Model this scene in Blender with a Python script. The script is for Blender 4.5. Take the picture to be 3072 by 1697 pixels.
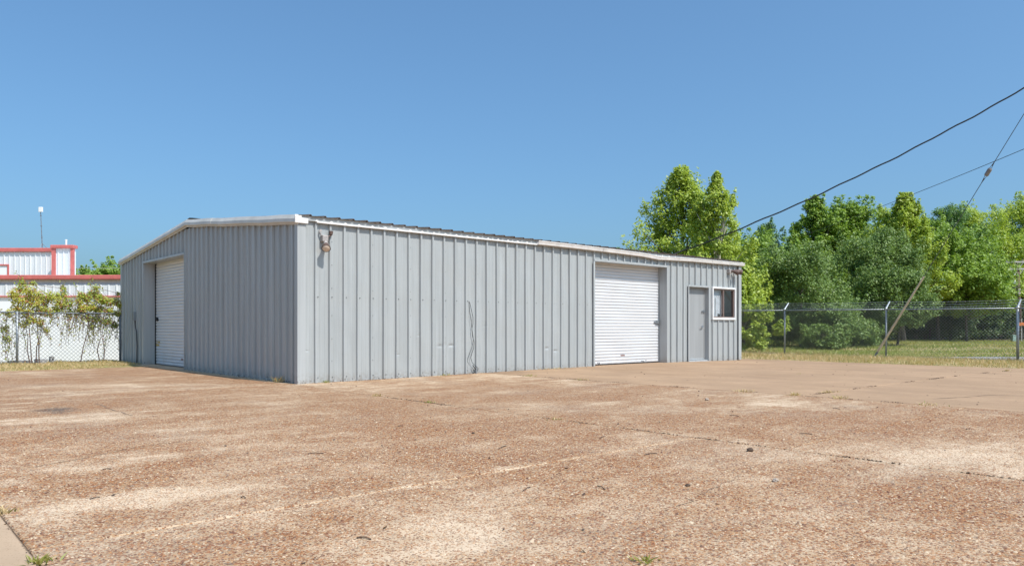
import bpy, bmesh, math, random
import numpy as np
from mathutils import Vector

for o in list(bpy.data.objects):
    bpy.data.objects.remove(o)
scene = bpy.context.scene
col = scene.collection
R = math.radians
rng = np.random.default_rng(7)
random.seed(7)

# ------------------------------------------------------------------ camera
F = 2232.4                      # focal length in photo pixels (3072 wide)
YAW = 0.7264
CAM = np.array([-6.341, -13.214, 1.072])
HOR = 981.1
cam_d = bpy.data.cameras.new('camera')
cam = bpy.data.objects.new('camera', cam_d)
col.objects.link(cam)
cam.location = CAM
cam.rotation_euler = (R(90), 0, -YAW)
cam_d.sensor_width = 36.0
cam_d.lens = 36.0 * F / 3072.0
cam_d.shift_y = (HOR - 848.5) / 3072.0
cam_d.clip_start = 0.05
cam_d.clip_end = 5000
scene.camera = cam
FW = np.array([math.sin(YAW), math.cos(YAW), 0.0])
RT = np.array([math.cos(YAW), -math.sin(YAW), 0.0])

def at(u, v, depth):
    """world point at a distance in front of the viewpoint"""
    return CAM + depth * (FW + RT * (u - 1536.0) / F + np.array([0, 0, 1.0]) * (HOR - v) / F)

# ------------------------------------------------------------------ world, sun
sun_dir = np.array([0.125, -1.0, 1.42]); sun_dir /= np.linalg.norm(sun_dir)
SUN_EL = math.asin(sun_dir[2])
SUN_AZ = math.atan2(sun_dir[0], sun_dir[1])       # clockwise from +Y
world = bpy.data.worlds.new('World'); scene.world = world
world.use_nodes = True
wn = world.node_tree.nodes; wl = world.node_tree.links
wn.clear()
sky = wn.new('ShaderNodeTexSky'); sky.sky_type = 'NISHITA'
sky.sun_disc = False
sky.sun_elevation = SUN_EL
sky.sun_rotation = SUN_AZ
sky.altitude = 0; sky.air_density = 1.0; sky.dust_density = 3.0; sky.ozone_density = 4.0
bg = wn.new('ShaderNodeBackground'); bg.inputs['Strength'].default_value = 0.15
wo = wn.new('ShaderNodeOutputWorld')
sg = wn.new('ShaderNodeGamma'); sg.inputs['Gamma'].default_value = 0.8      # the photograph's flatter tone curve
sm_ = wn.new('ShaderNodeVectorMath'); sm_.operation = 'MULTIPLY'; sm_.inputs[1].default_value = (0.89, 1.31, 1.58)
wl.new(sky.outputs[0], sg.inputs['Color']); wl.new(sg.outputs[0], sm_.inputs[0])
wl.new(sm_.outputs[0], bg.inputs['Color']); wl.new(bg.outputs[0], wo.inputs['Surface'])
sd = bpy.data.lights.new('sun', 'SUN'); so = bpy.data.objects.new('sun', sd); col.objects.link(so)
sd.energy = 4.7; sd.angle = R(0.53); sd.color = (1.0, 0.955, 0.89)
so.rotation_euler = Vector(sun_dir).to_track_quat('Z', 'Y').to_euler()
so.location = (0, -20, 30)
vs = scene.view_settings
vs.view_transform = 'Standard'; vs.look = 'None'; vs.exposure = 0.0; vs.gamma = 1.0
vs.use_curve_mapping = False

# ------------------------------------------------------------------ material helpers
def srgb(r, g, b):
    def c(x):
        x /= 255.0
        return x / 12.92 if x <= 0.04045 else ((x + 0.055) / 1.055) ** 2.4
    return (c(r), c(g), c(b), 1.0)

class NT:
    def __init__(self, name, rough=0.6, metal=0.0, spec=0.5):
        self.m = bpy.data.materials.new(name); self.m.use_nodes = True
        self.t = self.m.node_tree; self.n = self.t.nodes
        self.b = self.n['Principled BSDF']
        self.b.inputs['Roughness'].default_value = rough
        self.b.inputs['Metallic'].default_value = metal
        self.b.inputs['Specular IOR Level'].default_value = spec
        self.pos = self.n.new('ShaderNodeNewGeometry').outputs['Position']
    def add(self, typ, **kw):
        nd = self.n.new(typ)
        for k, v in kw.items(): setattr(nd, k, v)
        return nd
    def link(self, a, b): self.t.links.new(a, b)
    def sock(self, inp, v):
        if isinstance(v, (int, float)): inp.default_value = v
        elif isinstance(v, (tuple, list)): inp.default_value = v
        else: self.link(v, inp)
    def noise(self, scale, detail=3, rough=0.55, vec=None, dist=0.0):
        nd = self.add('ShaderNodeTexNoise'); nd.inputs['Scale'].default_value = scale
        nd.inputs['Detail'].default_value = detail; nd.inputs['Roughness'].default_value = rough
        nd.inputs['Distortion'].default_value = dist
        self.link(vec if vec is not None else self.pos, nd.inputs['Vector'])
        return nd.outputs['Fac']
    def vor(self, scale, vec=None, feature='F1'):
        nd = self.add('ShaderNodeTexVoronoi', feature=feature); nd.inputs['Scale'].default_value = scale
        self.link(vec if vec is not None else self.pos, nd.inputs['Vector'])
        return nd
    def scl(self, sx, sy, sz):
        nd = self.add('ShaderNodeVectorMath', operation='MULTIPLY')
        self.link(self.pos, nd.inputs[0]); nd.inputs[1].default_value = (sx, sy, sz)
        return nd.outputs[0]
    def math(self, op, a, b=0.0, c=0.0, clamp=False):
        nd = self.add('ShaderNodeMath', operation=op, use_clamp=clamp)
        self.sock(nd.inputs[0], a); self.sock(nd.inputs[1], b)
        if len(nd.inputs) > 2: self.sock(nd.inputs[2], c)
        return nd.outputs[0]
    def rng(self, v, a, b, c=0.0, d=1.0, smooth=False):
        nd = self.add('ShaderNodeMapRange', clamp=True)
        if smooth: nd.interpolation_type = 'SMOOTHSTEP'
        self.sock(nd.inputs[0], v)
        for i, x in enumerate((a, b, c, d)): nd.inputs[i + 1].default_value = x
        return nd.outputs[0]
    def mix(self, fac, a, b, mode='MIX'):
        nd = self.add('ShaderNodeMix', data_type='RGBA', blend_type=mode)
        self.sock(nd.inputs[0], fac); self.sock(nd.inputs[6], a); self.sock(nd.inputs[7], b)
        return nd.outputs[2]
    def xyz(self):
        nd = self.add('ShaderNodeSeparateXYZ'); self.link(self.pos, nd.inputs[0]); return nd.outputs
    def color(self, c): self.sock(self.b.inputs['Base Color'], c)
    def bump(self, h, strength=0.3, dist=0.01):
        nd = self.add('ShaderNodeBump'); nd.inputs['Strength'].default_value = strength
        nd.inputs['Distance'].default_value = dist
        self.link(h, nd.inputs['Height']); self.link(nd.outputs[0], self.b.inputs['Normal'])

def simple(name, c, rough=0.6, metal=0.0, var=0.12, scale=6.0, spec=0.5):
    t = NT(name, rough, metal, spec)
    n = t.noise(scale, 4)
    d = tuple(x * (1 - var) for x in c[:3]) + (1,)
    l = tuple(min(1, x * (1 + var)) for x in c[:3]) + (1,)
    t.color(t.mix(t.rng(n, 0.3, 0.7), d, l))
    return t.m

M = {}
def wall_paint(name, c, dirt=1.0, base_h=0.0):
    t = NT(name, 0.42, 0.0, 0.45)
    x, y, z = t.xyz()
    streak = t.noise(1.0, 4, 0.6, t.scl(9, 9, 0.35))
    blotch = t.noise(1.6, 4, 0.6)
    dark = tuple(k * 0.86 for k in c[:3]) + (1,)
    lite = tuple(min(1, k * 1.07) for k in c[:3]) + (1,)
    cc = t.mix(t.rng(streak, 0.3, 0.72), dark, lite)
    cc = t.mix(t.math('MULTIPLY', t.rng(blotch, 0.45, 0.75), 0.25 * dirt), cc, (c[0] * 1.02, c[1] * 0.97, c[2] * 0.90, 1))
    # splashed soil and rust chips along the foot of the sheets
    foot = t.rng(z, base_h + 0.02, base_h + 0.22, 1.0, 0.0)
    fn = t.noise(14, 4, 0.7)
    mud = t.math('MULTIPLY', foot, t.rng(fn, 0.42, 0.62), clamp=True)
    cc = t.mix(t.math('MULTIPLY', mud, 0.45), cc, (0.20, 0.145, 0.10, 1))
    chip = t.math('MULTIPLY', t.rng(z, base_h + 0.03, base_h + 0.10, 1.0, 0.0), t.rng(t.noise(26, 3, 0.6), 0.60, 0.64), clamp=True)
    cc = t.mix(chip, cc, (0.045, 0.032, 0.025, 1))
    t.color(cc)
    t.sock(t.b.inputs['Roughness'], t.rng(blotch, 0.3, 0.7, 0.30, 0.46))
    t.bump(t.noise(3.0, 3, 0.5), 0.12, 0.01)
    return t.m
M['wall'] = wall_paint('grey_painted_steel', (0.400, 0.418, 0.420, 1))
M['trim_grey'] = wall_paint('grey_trim_paint', (0.425, 0.44, 0.442, 1), 0.6)
def white_sheet(name, c, z0):
    t = NT(name, 0.45, 0.0, 0.4)
    s = t.noise(1.0, 4, 0.6, t.scl(6, 6, 0.5))
    t.color(t.mix(t.rng(s, 0.3, 0.75), tuple(k * 0.90 for k in c[:3]) + (1,), c))
    return t.m
M['white_sheet'] = white_sheet('white_ribbed_steel', (0.78, 0.79, 0.80, 1), 0)
M['white_masonry'] = simple('white_painted_masonry', (0.90, 0.90, 0.90, 1), 0.8, 0, 0.03, 1.2)
M['red_trim'] = simple('faded_red_trim', (0.60, 0.155, 0.135, 1), 0.45, 0, 0.14, 3)
def roll(name, c):
    t = NT(name, 0.38, 0.0, 0.5)
    s = t.noise(1.0, 4, 0.6, t.scl(1.2, 1.2, 5))
    cc = t.mix(t.rng(s, 0.35, 0.75), tuple(k * 0.92 for k in c[:3]) + (1,), c)
    x, y, z = t.xyz()
    low = t.math('MULTIPLY', t.rng(z, 0.05, 0.5, 1, 0), t.rng(t.noise(5, 4, 0.7), 0.45, 0.7), clamp=True)
    cc = t.mix(t.math('MULTIPLY', low, 0.3), cc, (0.45, 0.36, 0.28, 1))
    t.color(cc)
    return t.m
M['roll_white'] = roll('white_roll_door_paint', (0.70, 0.705, 0.72, 1))
M['gutter_white'] = simple('weathered_white_gutter', (0.76, 0.73, 0.70, 1), 0.5, 0, 0.12, 5)
M['rake'] = simple('pale_grey_rake_trim', (0.56, 0.54, 0.50, 1), 0.5, 0, 0.14, 2.2)
def rusty_roof():
    t = NT('weathered_galvanised_roof', 0.75, 0.0)
    n = t.noise(3, 5, 0.65)
    n2 = t.noise(11, 4, 0.6)
    c = t.mix(t.rng(n, 0.35, 0.65), (0.13, 0.09, 0.07, 1), (0.22, 0.19, 0.165, 1))
    c = t.mix(t.rng(n2, 0.45, 0.65), c, (0.09, 0.045, 0.028, 1))
    t.color(c); return t.m
M['roof'] = rusty_roof()
M['galv'] = simple('dull_galvanised_steel', (0.30, 0.32, 0.34, 1), 0.45, 0.55, 0.15, 8)
M['galv_bright'] = simple('bright_galvanised_steel', (0.55, 0.57, 0.58, 1), 0.4, 0.5, 0.1, 8)
M['mesh_wire'] = simple('galvanised_wire', (0.38, 0.40, 0.41, 1), 0.5, 0.3, 0.1, 8)
M['mesh_wire_old'] = simple('weathered_fence_wire', (0.13, 0.14, 0.16, 1), 0.6, 0.2, 0.2, 8)
M['steel_old'] = simple('weathered_fence_steel', (0.20, 0.22, 0.25, 1), 0.55, 0.3, 0.2, 8)
M['dark'] = simple('dark_rubber', (0.02, 0.02, 0.022, 1), 0.7, 0, 0.2)
M['black_cable'] = simple('black_cable_jacket', (0.012, 0.012, 0.013, 1), 0.6, 0, 0.2)
M['grey_cable'] = simple('grey_wire', (0.07, 0.07, 0.075, 1), 0.6, 0, 0.2)
M['chrome'] = simple('brushed_metal', (0.55, 0.55, 0.56, 1), 0.3, 0.9, 0.08)
M['door_grey'] = wall_paint('grey_door_paint', (0.345, 0.352, 0.355, 1), 0.3, 0.03)
M['interior'] = simple('pale_interior', (0.55, 0.54, 0.52, 1), 0.9)
M['blind'] = simple('white_blind', (0.78, 0.78, 0.80, 1), 0.6, 0, 0.05)
M['window_trim'] = simple('white_window_trim', (0.74, 0.73, 0.72, 1), 0.5, 0, 0.1)
M['window_alu'] = simple('bronze_aluminium', (0.24, 0.17, 0.145, 1), 0.45, 0.3, 0.1)
M['lamp_brown'] = simple('rusted_lamp_metal', (0.14, 0.09, 0.075, 1), 0.65, 0.2, 0.3, 30)
M['lamp_grey'] = simple('chalky_lamp_metal', (0.42, 0.38, 0.36, 1), 0.6, 0.2, 0.2, 30)
M['lamp_lens'] = simple('aged_lamp_lens', (0.62, 0.50, 0.40, 1), 0.35, 0, 0.1, 20)
M['screw'] = simple('screw_head', (0.10, 0.10, 0.105, 1), 0.5, 0.4, 0.2)
M['concrete'] = simple('grey_concrete', (0.33, 0.32, 0.31, 1), 0.9, 0, 0.2, 7)
M['concrete_pale'] = simple('pale_concrete', (0.44, 0.43, 0.43, 1), 0.9, 0, 0.15, 7)
M['wood_pole'] = simple('weathered_pole_wood', (0.16, 0.105, 0.075, 1), 0.85, 0, 0.25, 6)
M['wood_arm'] = simple('grey_crossarm_wood', (0.46, 0.43, 0.40, 1), 0.8, 0, 0.15, 6)
M['guard'] = simple('sunbleached_guy_guard', (0.62, 0.50, 0.35, 1), 0.7, 0, 0.18, 9)
M['porcelain'] = simple('brown_porcelain', (0.25, 0.22, 0.21, 1), 0.35, 0, 0.2)
M['white_plastic'] = simple('white_plastic', (0.80, 0.80, 0.80, 1), 0.5, 0, 0.04)
M['orange'] = simple('faded_orange_board', (0.62, 0.19, 0.05, 1), 0.6, 0, 0.12)
M['green_box'] = simple('pale_green_enamel', (0.36, 0.50, 0.44, 1), 0.5, 0, 0.08)
M['bark'] = simple('grey_brown_bark', (0.13, 0.105, 0.085, 1), 0.9, 0, 0.3, 12)
M['bark_pale'] = simple('pale_bark', (0.46, 0.43, 0.38, 1), 0.85, 0, 0.2, 10)
M['vine_stem'] = simple('reddish_vine_stem', (0.16, 0.09, 0.065, 1), 0.8, 0, 0.3, 20)
M['sticker'] = simple('grey_red_sticker', (0.30, 0.18, 0.17, 1), 0.5, 0, 0.3, 60)
M['yellow'] = simple('yellow_paint_smear', (0.52, 0.36, 0.10, 1), 0.6, 0, 0.3, 25)
M['twig'] = simple('dry_twig', (0.10, 0.065, 0.045, 1), 0.9, 0, 0.3, 20)
M['crumb'] = simple('soil_crumb', (0.17, 0.115, 0.075, 1), 0.9, 0, 0.5, 30)
M['gravel_stone'] = simple('pale_stone', (0.40, 0.33, 0.27, 1), 0.9, 0, 0.2, 40)

def glass():
    t = NT('window_glass')
    tr = t.add('ShaderNodeBsdfTransparent'); tr.inputs[0].default_value = (0.93, 0.95, 0.96, 1)
    gl = t.add('ShaderNodeBsdfGlossy'); gl.inputs['Roughness'].default_value = 0.03
    lw = t.add('ShaderNodeLayerWeight'); lw.inputs[0].default_value = 0.5
    fr = t.math('ADD', t.math('MULTIPLY', t.math('POWER', lw.outputs['Facing'], 4.0), 0.6), 0.14)
    mx = t.add('ShaderNodeMixShader')
    t.link(fr, mx.inputs[0]); t.link(tr.outputs[0], mx.inputs[1]); t.link(gl.outputs[0], mx.inputs[2])
    t.link(mx.outputs[0], t.n['Material Output'].inputs['Surface'])
    return t.m
M['glass'] = glass()

def leaf_mat(name, c1, c2, c3, trans=0.35, rare=None):
    t = NT(name, 0.5, 0.0, 0.35)
    isl = t.add('ShaderNodeNewGeometry').outputs['Random Per Island']
    big = t.noise(0.55, 2)
    c = t.mix(t.rng(isl, 0.0, 1.0), c1, c2)
    c = t.mix(t.math('MULTIPLY', t.rng(big, 0.45, 0.62), 0.55), c, c3)
    if rare is not None:
        pick = t.math('FRACT', t.math('MULTIPLY', isl, 7.13))
        c = t.mix(t.rng(pick, 0.80, 0.82), c, rare)
    t.color(c)
    tl = t.add('ShaderNodeBsdfTranslucent')
    t.link(t.mix(1.0, c, (2.0 * trans, 2.0 * trans, 1.1 * trans, 1), 'MULTIPLY'), tl.inputs[0])
    mx = t.add('ShaderNodeAddShader')
    t.link(t.b.outputs[0], mx.inputs[0]); t.link(tl.outputs[0], mx.inputs[1])
    t.link(mx.outputs[0], t.n['Material Output'].inputs['Surface'])
    return t.m
M['leaf_bright'] = leaf_mat('sweetgum_leaf', (0.165, 0.235, 0.030, 1), (0.305, 0.350, 0.055, 1), (0.27, 0.32, 0.05, 1), 0.36)
M['leaf_mid'] = leaf_mat('broadleaf_leaf', (0.125, 0.210, 0.030, 1), (0.22, 0.295, 0.046, 1), (0.18, 0.265, 0.04, 1), 0.30)
M['leaf_dark'] = leaf_mat('evergreen_oak_leaf', (0.090, 0.155, 0.034, 1), (0.185, 0.255, 0.065, 1), (0.145, 0.215, 0.055, 1), 0.20)
M['leaf_pine'] = leaf_mat('pine_needles', (0.075, 0.150, 0.045, 1), (0.13, 0.21, 0.06, 1), (0.11, 0.19, 0.06, 1), 0.3)
M['leaf_shaded'] = leaf_mat('understory_leaf_shaded', (0.050, 0.085, 0.022, 1), (0.088, 0.130, 0.034, 1), (0.07, 0.11, 0.03, 1), 0.2)  # understory leaves; the wood's deep shade is painted into this colour
M['leaf_vine'] = leaf_mat('vine_leaf', (0.16, 0.23, 0.03, 1), (0.33, 0.36, 0.06, 1), (0.38, 0.33, 0.06, 1), 0.4, (0.30, 0.13, 0.055, 1))
M['leaf_weed'] = leaf_mat('weed_leaf', (0.12, 0.17, 0.03, 1), (0.25, 0.24, 0.06, 1), (0.30, 0.24, 0.08, 1), 0.3)
M['dry_grass'] = leaf_mat('dry_grass_blade', (0.36, 0.255, 0.13, 1), (0.52, 0.40, 0.23, 1), (0.40, 0.30, 0.14, 1), 0.25, (0.22, 0.22, 0.07, 1))
M['green_grass'] = leaf_mat('green_grass_blade', (0.14, 0.19, 0.035, 1), (0.26, 0.28, 0.07, 1), (0.40, 0.31, 0.15, 1), 0.3)

def ground_mat():
    t = NT('soil_and_thin_grass', 0.95, 0, 0.2)
    n = t.noise(0.22, 4, 0.6); n2 = t.noise(5, 4, 0.65)
    c = t.mix(t.rng(n, 0.38, 0.62), (0.24, 0.25, 0.07, 1), (0.42, 0.32, 0.17, 1))
    c = t.mix(t.rng(n2, 0.35, 0.7), c, (0.36, 0.26, 0.15, 1))
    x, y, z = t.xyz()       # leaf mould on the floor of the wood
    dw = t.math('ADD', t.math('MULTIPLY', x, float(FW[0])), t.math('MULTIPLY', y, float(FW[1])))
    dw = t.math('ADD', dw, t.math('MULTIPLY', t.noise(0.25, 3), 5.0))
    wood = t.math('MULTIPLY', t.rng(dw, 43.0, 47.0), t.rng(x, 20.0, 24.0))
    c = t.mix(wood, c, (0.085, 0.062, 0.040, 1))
    t.color(c); t.bump(n2, 0.4, 0.05)
    return t.m
M['ground'] = ground_mat()
def road_mat():
    t = NT('pale_gravel_road', 0.95, 0, 0.2)
    v = t.vor(40)
    c = t.mix(t.rng(t.noise(30, 3), 0.3, 0.7), (0.24, 0.225, 0.215, 1), (0.38, 0.36, 0.34, 1))
    t.color(c); return t.m
M['road'] = road_mat()

def line_mask(t, coord, value, half, wob):
    """soft band along a straight joint, broken up by noise"""
    d = t.math('ABSOLUTE', t.math('ADD', t.math('SUBTRACT', coord, value), t.math('MULTIPLY', t.math('SUBTRACT', wob, 0.5), 0.30)))
    return t.rng(d, half * 0.25, half, 1.0, 0.0, smooth=True)

def pale_mask(t):
    """0 where pebbles stand bare, 1 where cement paste or lime washes over them"""
    x, y, z = t.xyz()
    big = t.noise(0.33, 4, 0.6); mid = t.noise(1.7, 5, 0.65)
    strk = t.noise(1.0, 4, 0.65, t.scl(0.55, 1.8, 1))
    wear = t.math('ADD', t.math('MULTIPLY', big, 0.5), t.math('ADD', t.math('MULTIPLY', mid, 0.34), t.math('MULTIPLY', strk, 0.34)))
    wear = t.math('ADD', wear, t.math('MULTIPLY', t.math('SUBTRACT', t.noise(7.0, 5, 0.7), 0.5), 0.22))
    for (px, py, ax, ay) in ((-4.14, -9.99, 0.50, 0.42), (-4.86, -6.61, 0.50, 0.45), (0.25, -11.2, 0.7, 0.6), (-5.0, -8.2, 0.5, 0.25), (-4.4, -3.2, 0.7, 0.4)):
        q = t.math('ADD', t.math('POWER', t.math('DIVIDE', t.math('SUBTRACT', x, px), ax), 2.0), t.math('POWER', t.math('DIVIDE', t.math('SUBTRACT', y, py), ay), 2.0))
        wear = t.math('ADD', wear, t.math('MULTIPLY', t.rng(q, 0.0, 2.2, 1, 0, smooth=True), 0.13))
    wear = t.math('MULTIPLY', t.rng(wear, 0.54, 0.735), 0.95)
    wob = t.noise(0.9, 3)
    brk = t.rng(t.noise(2.1, 5, 0.75), 0.44, 0.62)
    lines = None
    left = t.rng(x, -0.3, 0.1, 1, 0)
    for co, val, half, gate in ((y, -9.0, 0.13, left), (x, -0.10, 0.26, t.rng(y, -7.5, -8.6, 0, 1)), (y, -5.65, 0.22, t.rng(x, -2.6, -3.6, 0, 1)),
                                (x, -5.55, 0.35, None), (y, -0.75, 0.20, t.rng(x, -1.5, -2.6, 0, 1)), (y, -2.95, 0.25, t.rng(x, -2.2, -3.4, 0, 1))):
        mk = t.math('MULTIPLY', line_mask(t, co, val, half, wob), brk)
        if gate is not None: mk = t.math('MULTIPLY', mk, gate)
        lines = mk if lines is None else t.math('MAXIMUM', lines, mk)
    return t.math('MAXIMUM', wear, t.math('MULTIPLY', lines, 0.9))

def pebble_ramp(t, fac):
    p1 = t.add('ShaderNodeValToRGB'); t.link(fac, p1.inputs[0])
    cr = p1.color_ramp
    cr.elements[0].position = 0.0; cr.elements[0].color = (0.10, 0.042, 0.026, 1)
    cr.elements[1].position = 1.0; cr.elements[1].color = (0.66, 0.52, 0.36, 1)
    for pos, c in ((0.16, (0.20, 0.074, 0.034, 1)), (0.36, (0.31, 0.125, 0.050, 1)), (0.55, (0.39, 0.190, 0.080, 1)), (0.70, (0.42, 0.25, 0.13, 1)), (0.80, (0.20, 0.14, 0.10, 1)), (0.90, (0.47, 0.32, 0.21, 1))):
        e = cr.elements.new(pos); e.color = c
    return p1.outputs[0]

def aggregate():
    t = NT('exposed_aggregate_concrete', 0.85, 0, 0.3)
    x, y, z = t.xyz()
    v = t.vor(62); v2 = t.vor(110)
    dist = v.outputs['Distance']; dist2 = v2.outputs['Distance']
    sep = t.add('ShaderNodeSeparateColor'); t.link(v.outputs['Color'], sep.inputs[0])
    sep2 = t.add('ShaderNodeSeparateColor'); t.link(v2.outputs['Color'], sep2.inputs[0])
    fine = t.noise(9, 4, 0.6)
    pale = pale_mask(t)
    peb = t.rng(t.math('SUBTRACT', t.rng(pale, 0.0, 1.0, 0.66, 0.33), dist), 0.0, 0.10)
    peb2 = t.math('MULTIPLY', t.rng(t.math('SUBTRACT', t.rng(pale, 0, 1, 0.50, 0.25), dist2), 0.0, 0.12), 0.75)
    paste = t.mix(pale, (0.385, 0.235, 0.120, 1), (0.70, 0.535, 0.375, 1))
    paste = t.mix(t.math('MULTIPLY', t.rng(fine, 0.4, 0.75), 0.6), paste, (0.44, 0.315, 0.20, 1))
    c = t.mix(peb2, paste, pebble_ramp(t, sep2.outputs[1]))
    c = t.mix(peb, c, pebble_ramp(t, sep.outputs[0]))
    film = t.math('MULTIPLY', t.rng(t.noise(0.6, 4, 0.65), 0.52, 0.70), 0.22)
    c = t.mix(film, c, (0.30, 0.25, 0.205, 1))
    dx = t.math('MULTIPLY', t.math('SUBTRACT', x, -4.36), 1.4); dy = t.math('MULTIPLY', t.math('SUBTRACT', y, -2.1), 0.85)
    rad = t.math('SQRT', t.math('ADD', t.math('MULTIPLY', dx, dx), t.math('MULTIPLY', dy, dy)))
    rad = t.math('ADD', rad, t.math('MULTIPLY', t.math('SUBTRACT', t.noise(3, 4, 0.7), 0.5), 0.9))
    c = t.mix(t.math('MULTIPLY', t.rng(rad, 0.12, 0.42, 1, 0), 0.75), c, (0.08, 0.068, 0.06, 1))
    t.color(c)
    h = t.math('ADD', t.math('MULTIPLY', peb, 0.8), t.math('MULTIPLY', fine, 0.5))
    t.bump(h, 0.6, 0.006)
    return t.m
M['aggregate'] = aggregate()
def pebble_mat():
    t = NT('aggregate_pebble', 0.6, 0, 0.4)
    isl = t.add('ShaderNodeNewGeometry').outputs['Random Per Island']
    c = pebble_ramp(t, isl)
    dust = t.math('MULTIPLY', pale_mask(t), 0.42)
    c = t.mix(dust, c, (0.64, 0.485, 0.335, 1))
    t.color(c); return t.m
M['pebble'] = pebble_mat()
def smooth_conc(name, c, stain=True):
    t = NT(name, 0.88, 0, 0.3)
    x, y, z = t.xyz()
    n = t.noise(0.5, 5, 0.65); n2 = t.noise(6, 4, 0.65); s = t.noise(1.0, 4, 0.65, t.scl(1.6, 0.5, 1))
    d = tuple(k * 0.80 for k in c[:3]) + (1,); l = tuple(k * 1.13 for k in c[:3]) + (1,)
    cc = t.mix(t.rng(t.math('ADD', t.math('MULTIPLY', n, 0.5), t.math('MULTIPLY', s, 0.5)), 0.36, 0.64), d, l)
    cc = t.mix(t.math('MULTIPLY', t.rng(n2, 0.35, 0.7), 0.35), cc, (c[0] * 0.78, c[1] * 0.74, c[2] * 0.72, 1))
    sp = t.vor(70)
    cc = t.mix(t.math('MULTIPLY', t.rng(sp.outputs['Distance'], 0.22, 0.30, 1, 0), 0.5), cc, (c[0] * 0.55, c[1] * 0.5, c[2] * 0.46, 1))
    if stain:     # damp dirt washed along the foot of the wall
        f = t.math('MULTIPLY', t.rng(y, -1.3, -0.1, 0, 1), t.rng(t.noise(0.8, 4, 0.6), 0.40, 0.6), clamp=True)
        f = t.math('MULTIPLY', f, t.rng(x, 7.4, 9.0, 1, 0.35))
        f2 = t.math('MULTIPLY', t.rng(t.noise(0.35, 5, 0.7), 0.46, 0.66), t.rng(y, -6.5, -2.0, 0.15, 0.6))
        cc = t.mix(f2, cc, (0.30, 0.185, 0.105, 1))
        cc = t.mix(t.math('MULTIPLY', f, 0.6), cc, (0.17, 0.115, 0.075, 1))
    t.color(cc); t.bump(n2, 0.25, 0.01)
    return t.m
M['smooth'] = smooth_conc('smooth_worn_concrete', (0.425, 0.278, 0.170, 1))
M['apron'] = smooth_conc('pale_trowelled_concrete', (0.54, 0.385, 0.255, 1), False)
M['joint_dirt'] = simple('joint_dirt', (0.17, 0.12, 0.082, 1), 0.95, 0, 0.65, 3.5)
M['crack'] = simple('dirt_filled_crack', (0.22, 0.15, 0.10, 1), 0.95, 0, 0.3, 20)

# ------------------------------------------------------------------ mesh helpers
class MB:
    def __init__(s): s.v = []; s.f = []
    def quad(s, a, b, c, d):
        i = len(s.v); s.v += [tuple(a), tuple(b), tuple(c), tuple(d)]; s.f.append((i, i + 1, i + 2, i + 3)); return s
    def box(s, x0, x1, y0, y1, z0, z1):
        i = len(s.v)
        s.v += [(x, y, z) for z in (z0, z1) for (x, y) in ((x0, y0), (x1, y0), (x1, y1), (x0, y1))]
        for f in ((0, 3, 2, 1), (4, 5, 6, 7), (0, 1, 5, 4), (1, 2, 6, 5), (2, 3, 7, 6), (3, 0, 4, 7)):
            s.f.append(tuple(i + k for k in f))
        return s
    def tube(s, pts, r, n=6, cap=True):
        pts = [np.array(p, float) for p in pts]
        rs = r if isinstance(r, (list, tuple, np.ndarray)) else [r] * len(pts)
        base = len(s.v)
        prev = None
        for k, p in enumerate(pts):
            d = pts[min(k + 1, len(pts) - 1)] - pts[max(k - 1, 0)]
            d = d / (np.linalg.norm(d) + 1e-9)
            if prev is None:
                a = np.cross(d, (0, 0, 1.0)) if abs(d[2]) < 0.9 else np.cross(d, (1.0, 0, 0))
            else:
                a = prev - d * np.dot(prev, d)
            a /= np.linalg.norm(a) + 1e-9; prev = a
            b = np.cross(d, a)
            for j in range(n):
                t = 2 * math.pi * j / n
                s.v.append(tuple(p + rs[k] * (a * math.cos(t) + b * math.sin(t))))
        for k in range(len(pts) - 1):
            for j in range(n):
                a0 = base + k * n + j; a1 = base + k * n + (j + 1) % n
                s.f.append((a0, a1, a1 + n, a0 + n))
        if cap:
            s.f.append(tuple(base + j for j in reversed(range(n))))
            e = base + (len(pts) - 1) * n
            s.f.append(tuple(e + j for j in range(n)))
        return s
    def extrude(s, prof, p0, p1, ax, ay, closed=False, cap=False):
        """profile points (a, b) swept from p0 to p1; a along ax, b along ay"""
        p0, p1, ax, ay = (np.array(q, float) for q in (p0, p1, ax, ay))
        i = len(s.v); n = len(prof)
        for p in (p0, p1):
            for a, b in prof: s.v.append(tuple(p + ax * a + ay * b))
        m = n if closed else n - 1
        for k in range(m):
            k2 = (k + 1) % n
            s.f.append((i + k, i + k2, i + n + k2, i + n + k))
        if cap:
            s.f.append(tuple(i + k for k in reversed(range(n)))); s.f.append(tuple(i + n + k for k in range(n)))
        return s
    def build(s, name, mat, parent=None, smooth=False, bevel=0.0):
        me = bpy.data.meshes.new(name); me.from_pydata(s.v, [], s.f); me.update()
        if isinstance(mat, str): mat = M[mat]
        me.materials.append(mat)
        if smooth: me.polygons.foreach_set('use_smooth', [True] * len(me.polygons))
        o = bpy.data.objects.new(name, me); col.objects.link(o)
        if parent is not None:
            o.parent = parent
            # parts are authored in world space; take the thing's own placement out again
            o.matrix_parent_inverse = parent_matrix(parent).inverted()
        if bevel:
            b = o.modifiers.new('bevel', 'BEVEL'); b.width = bevel; b.segments = 2; b.limit_method = 'ANGLE'
        return o

from mathutils import Matrix, Euler
def parent_matrix(o):
    m = Matrix.LocRotScale(o.location, o.rotation_euler, o.scale)
    if o.parent is not None:
        m = parent_matrix(o.parent) @ o.matrix_parent_inverse @ m
    return m

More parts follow.
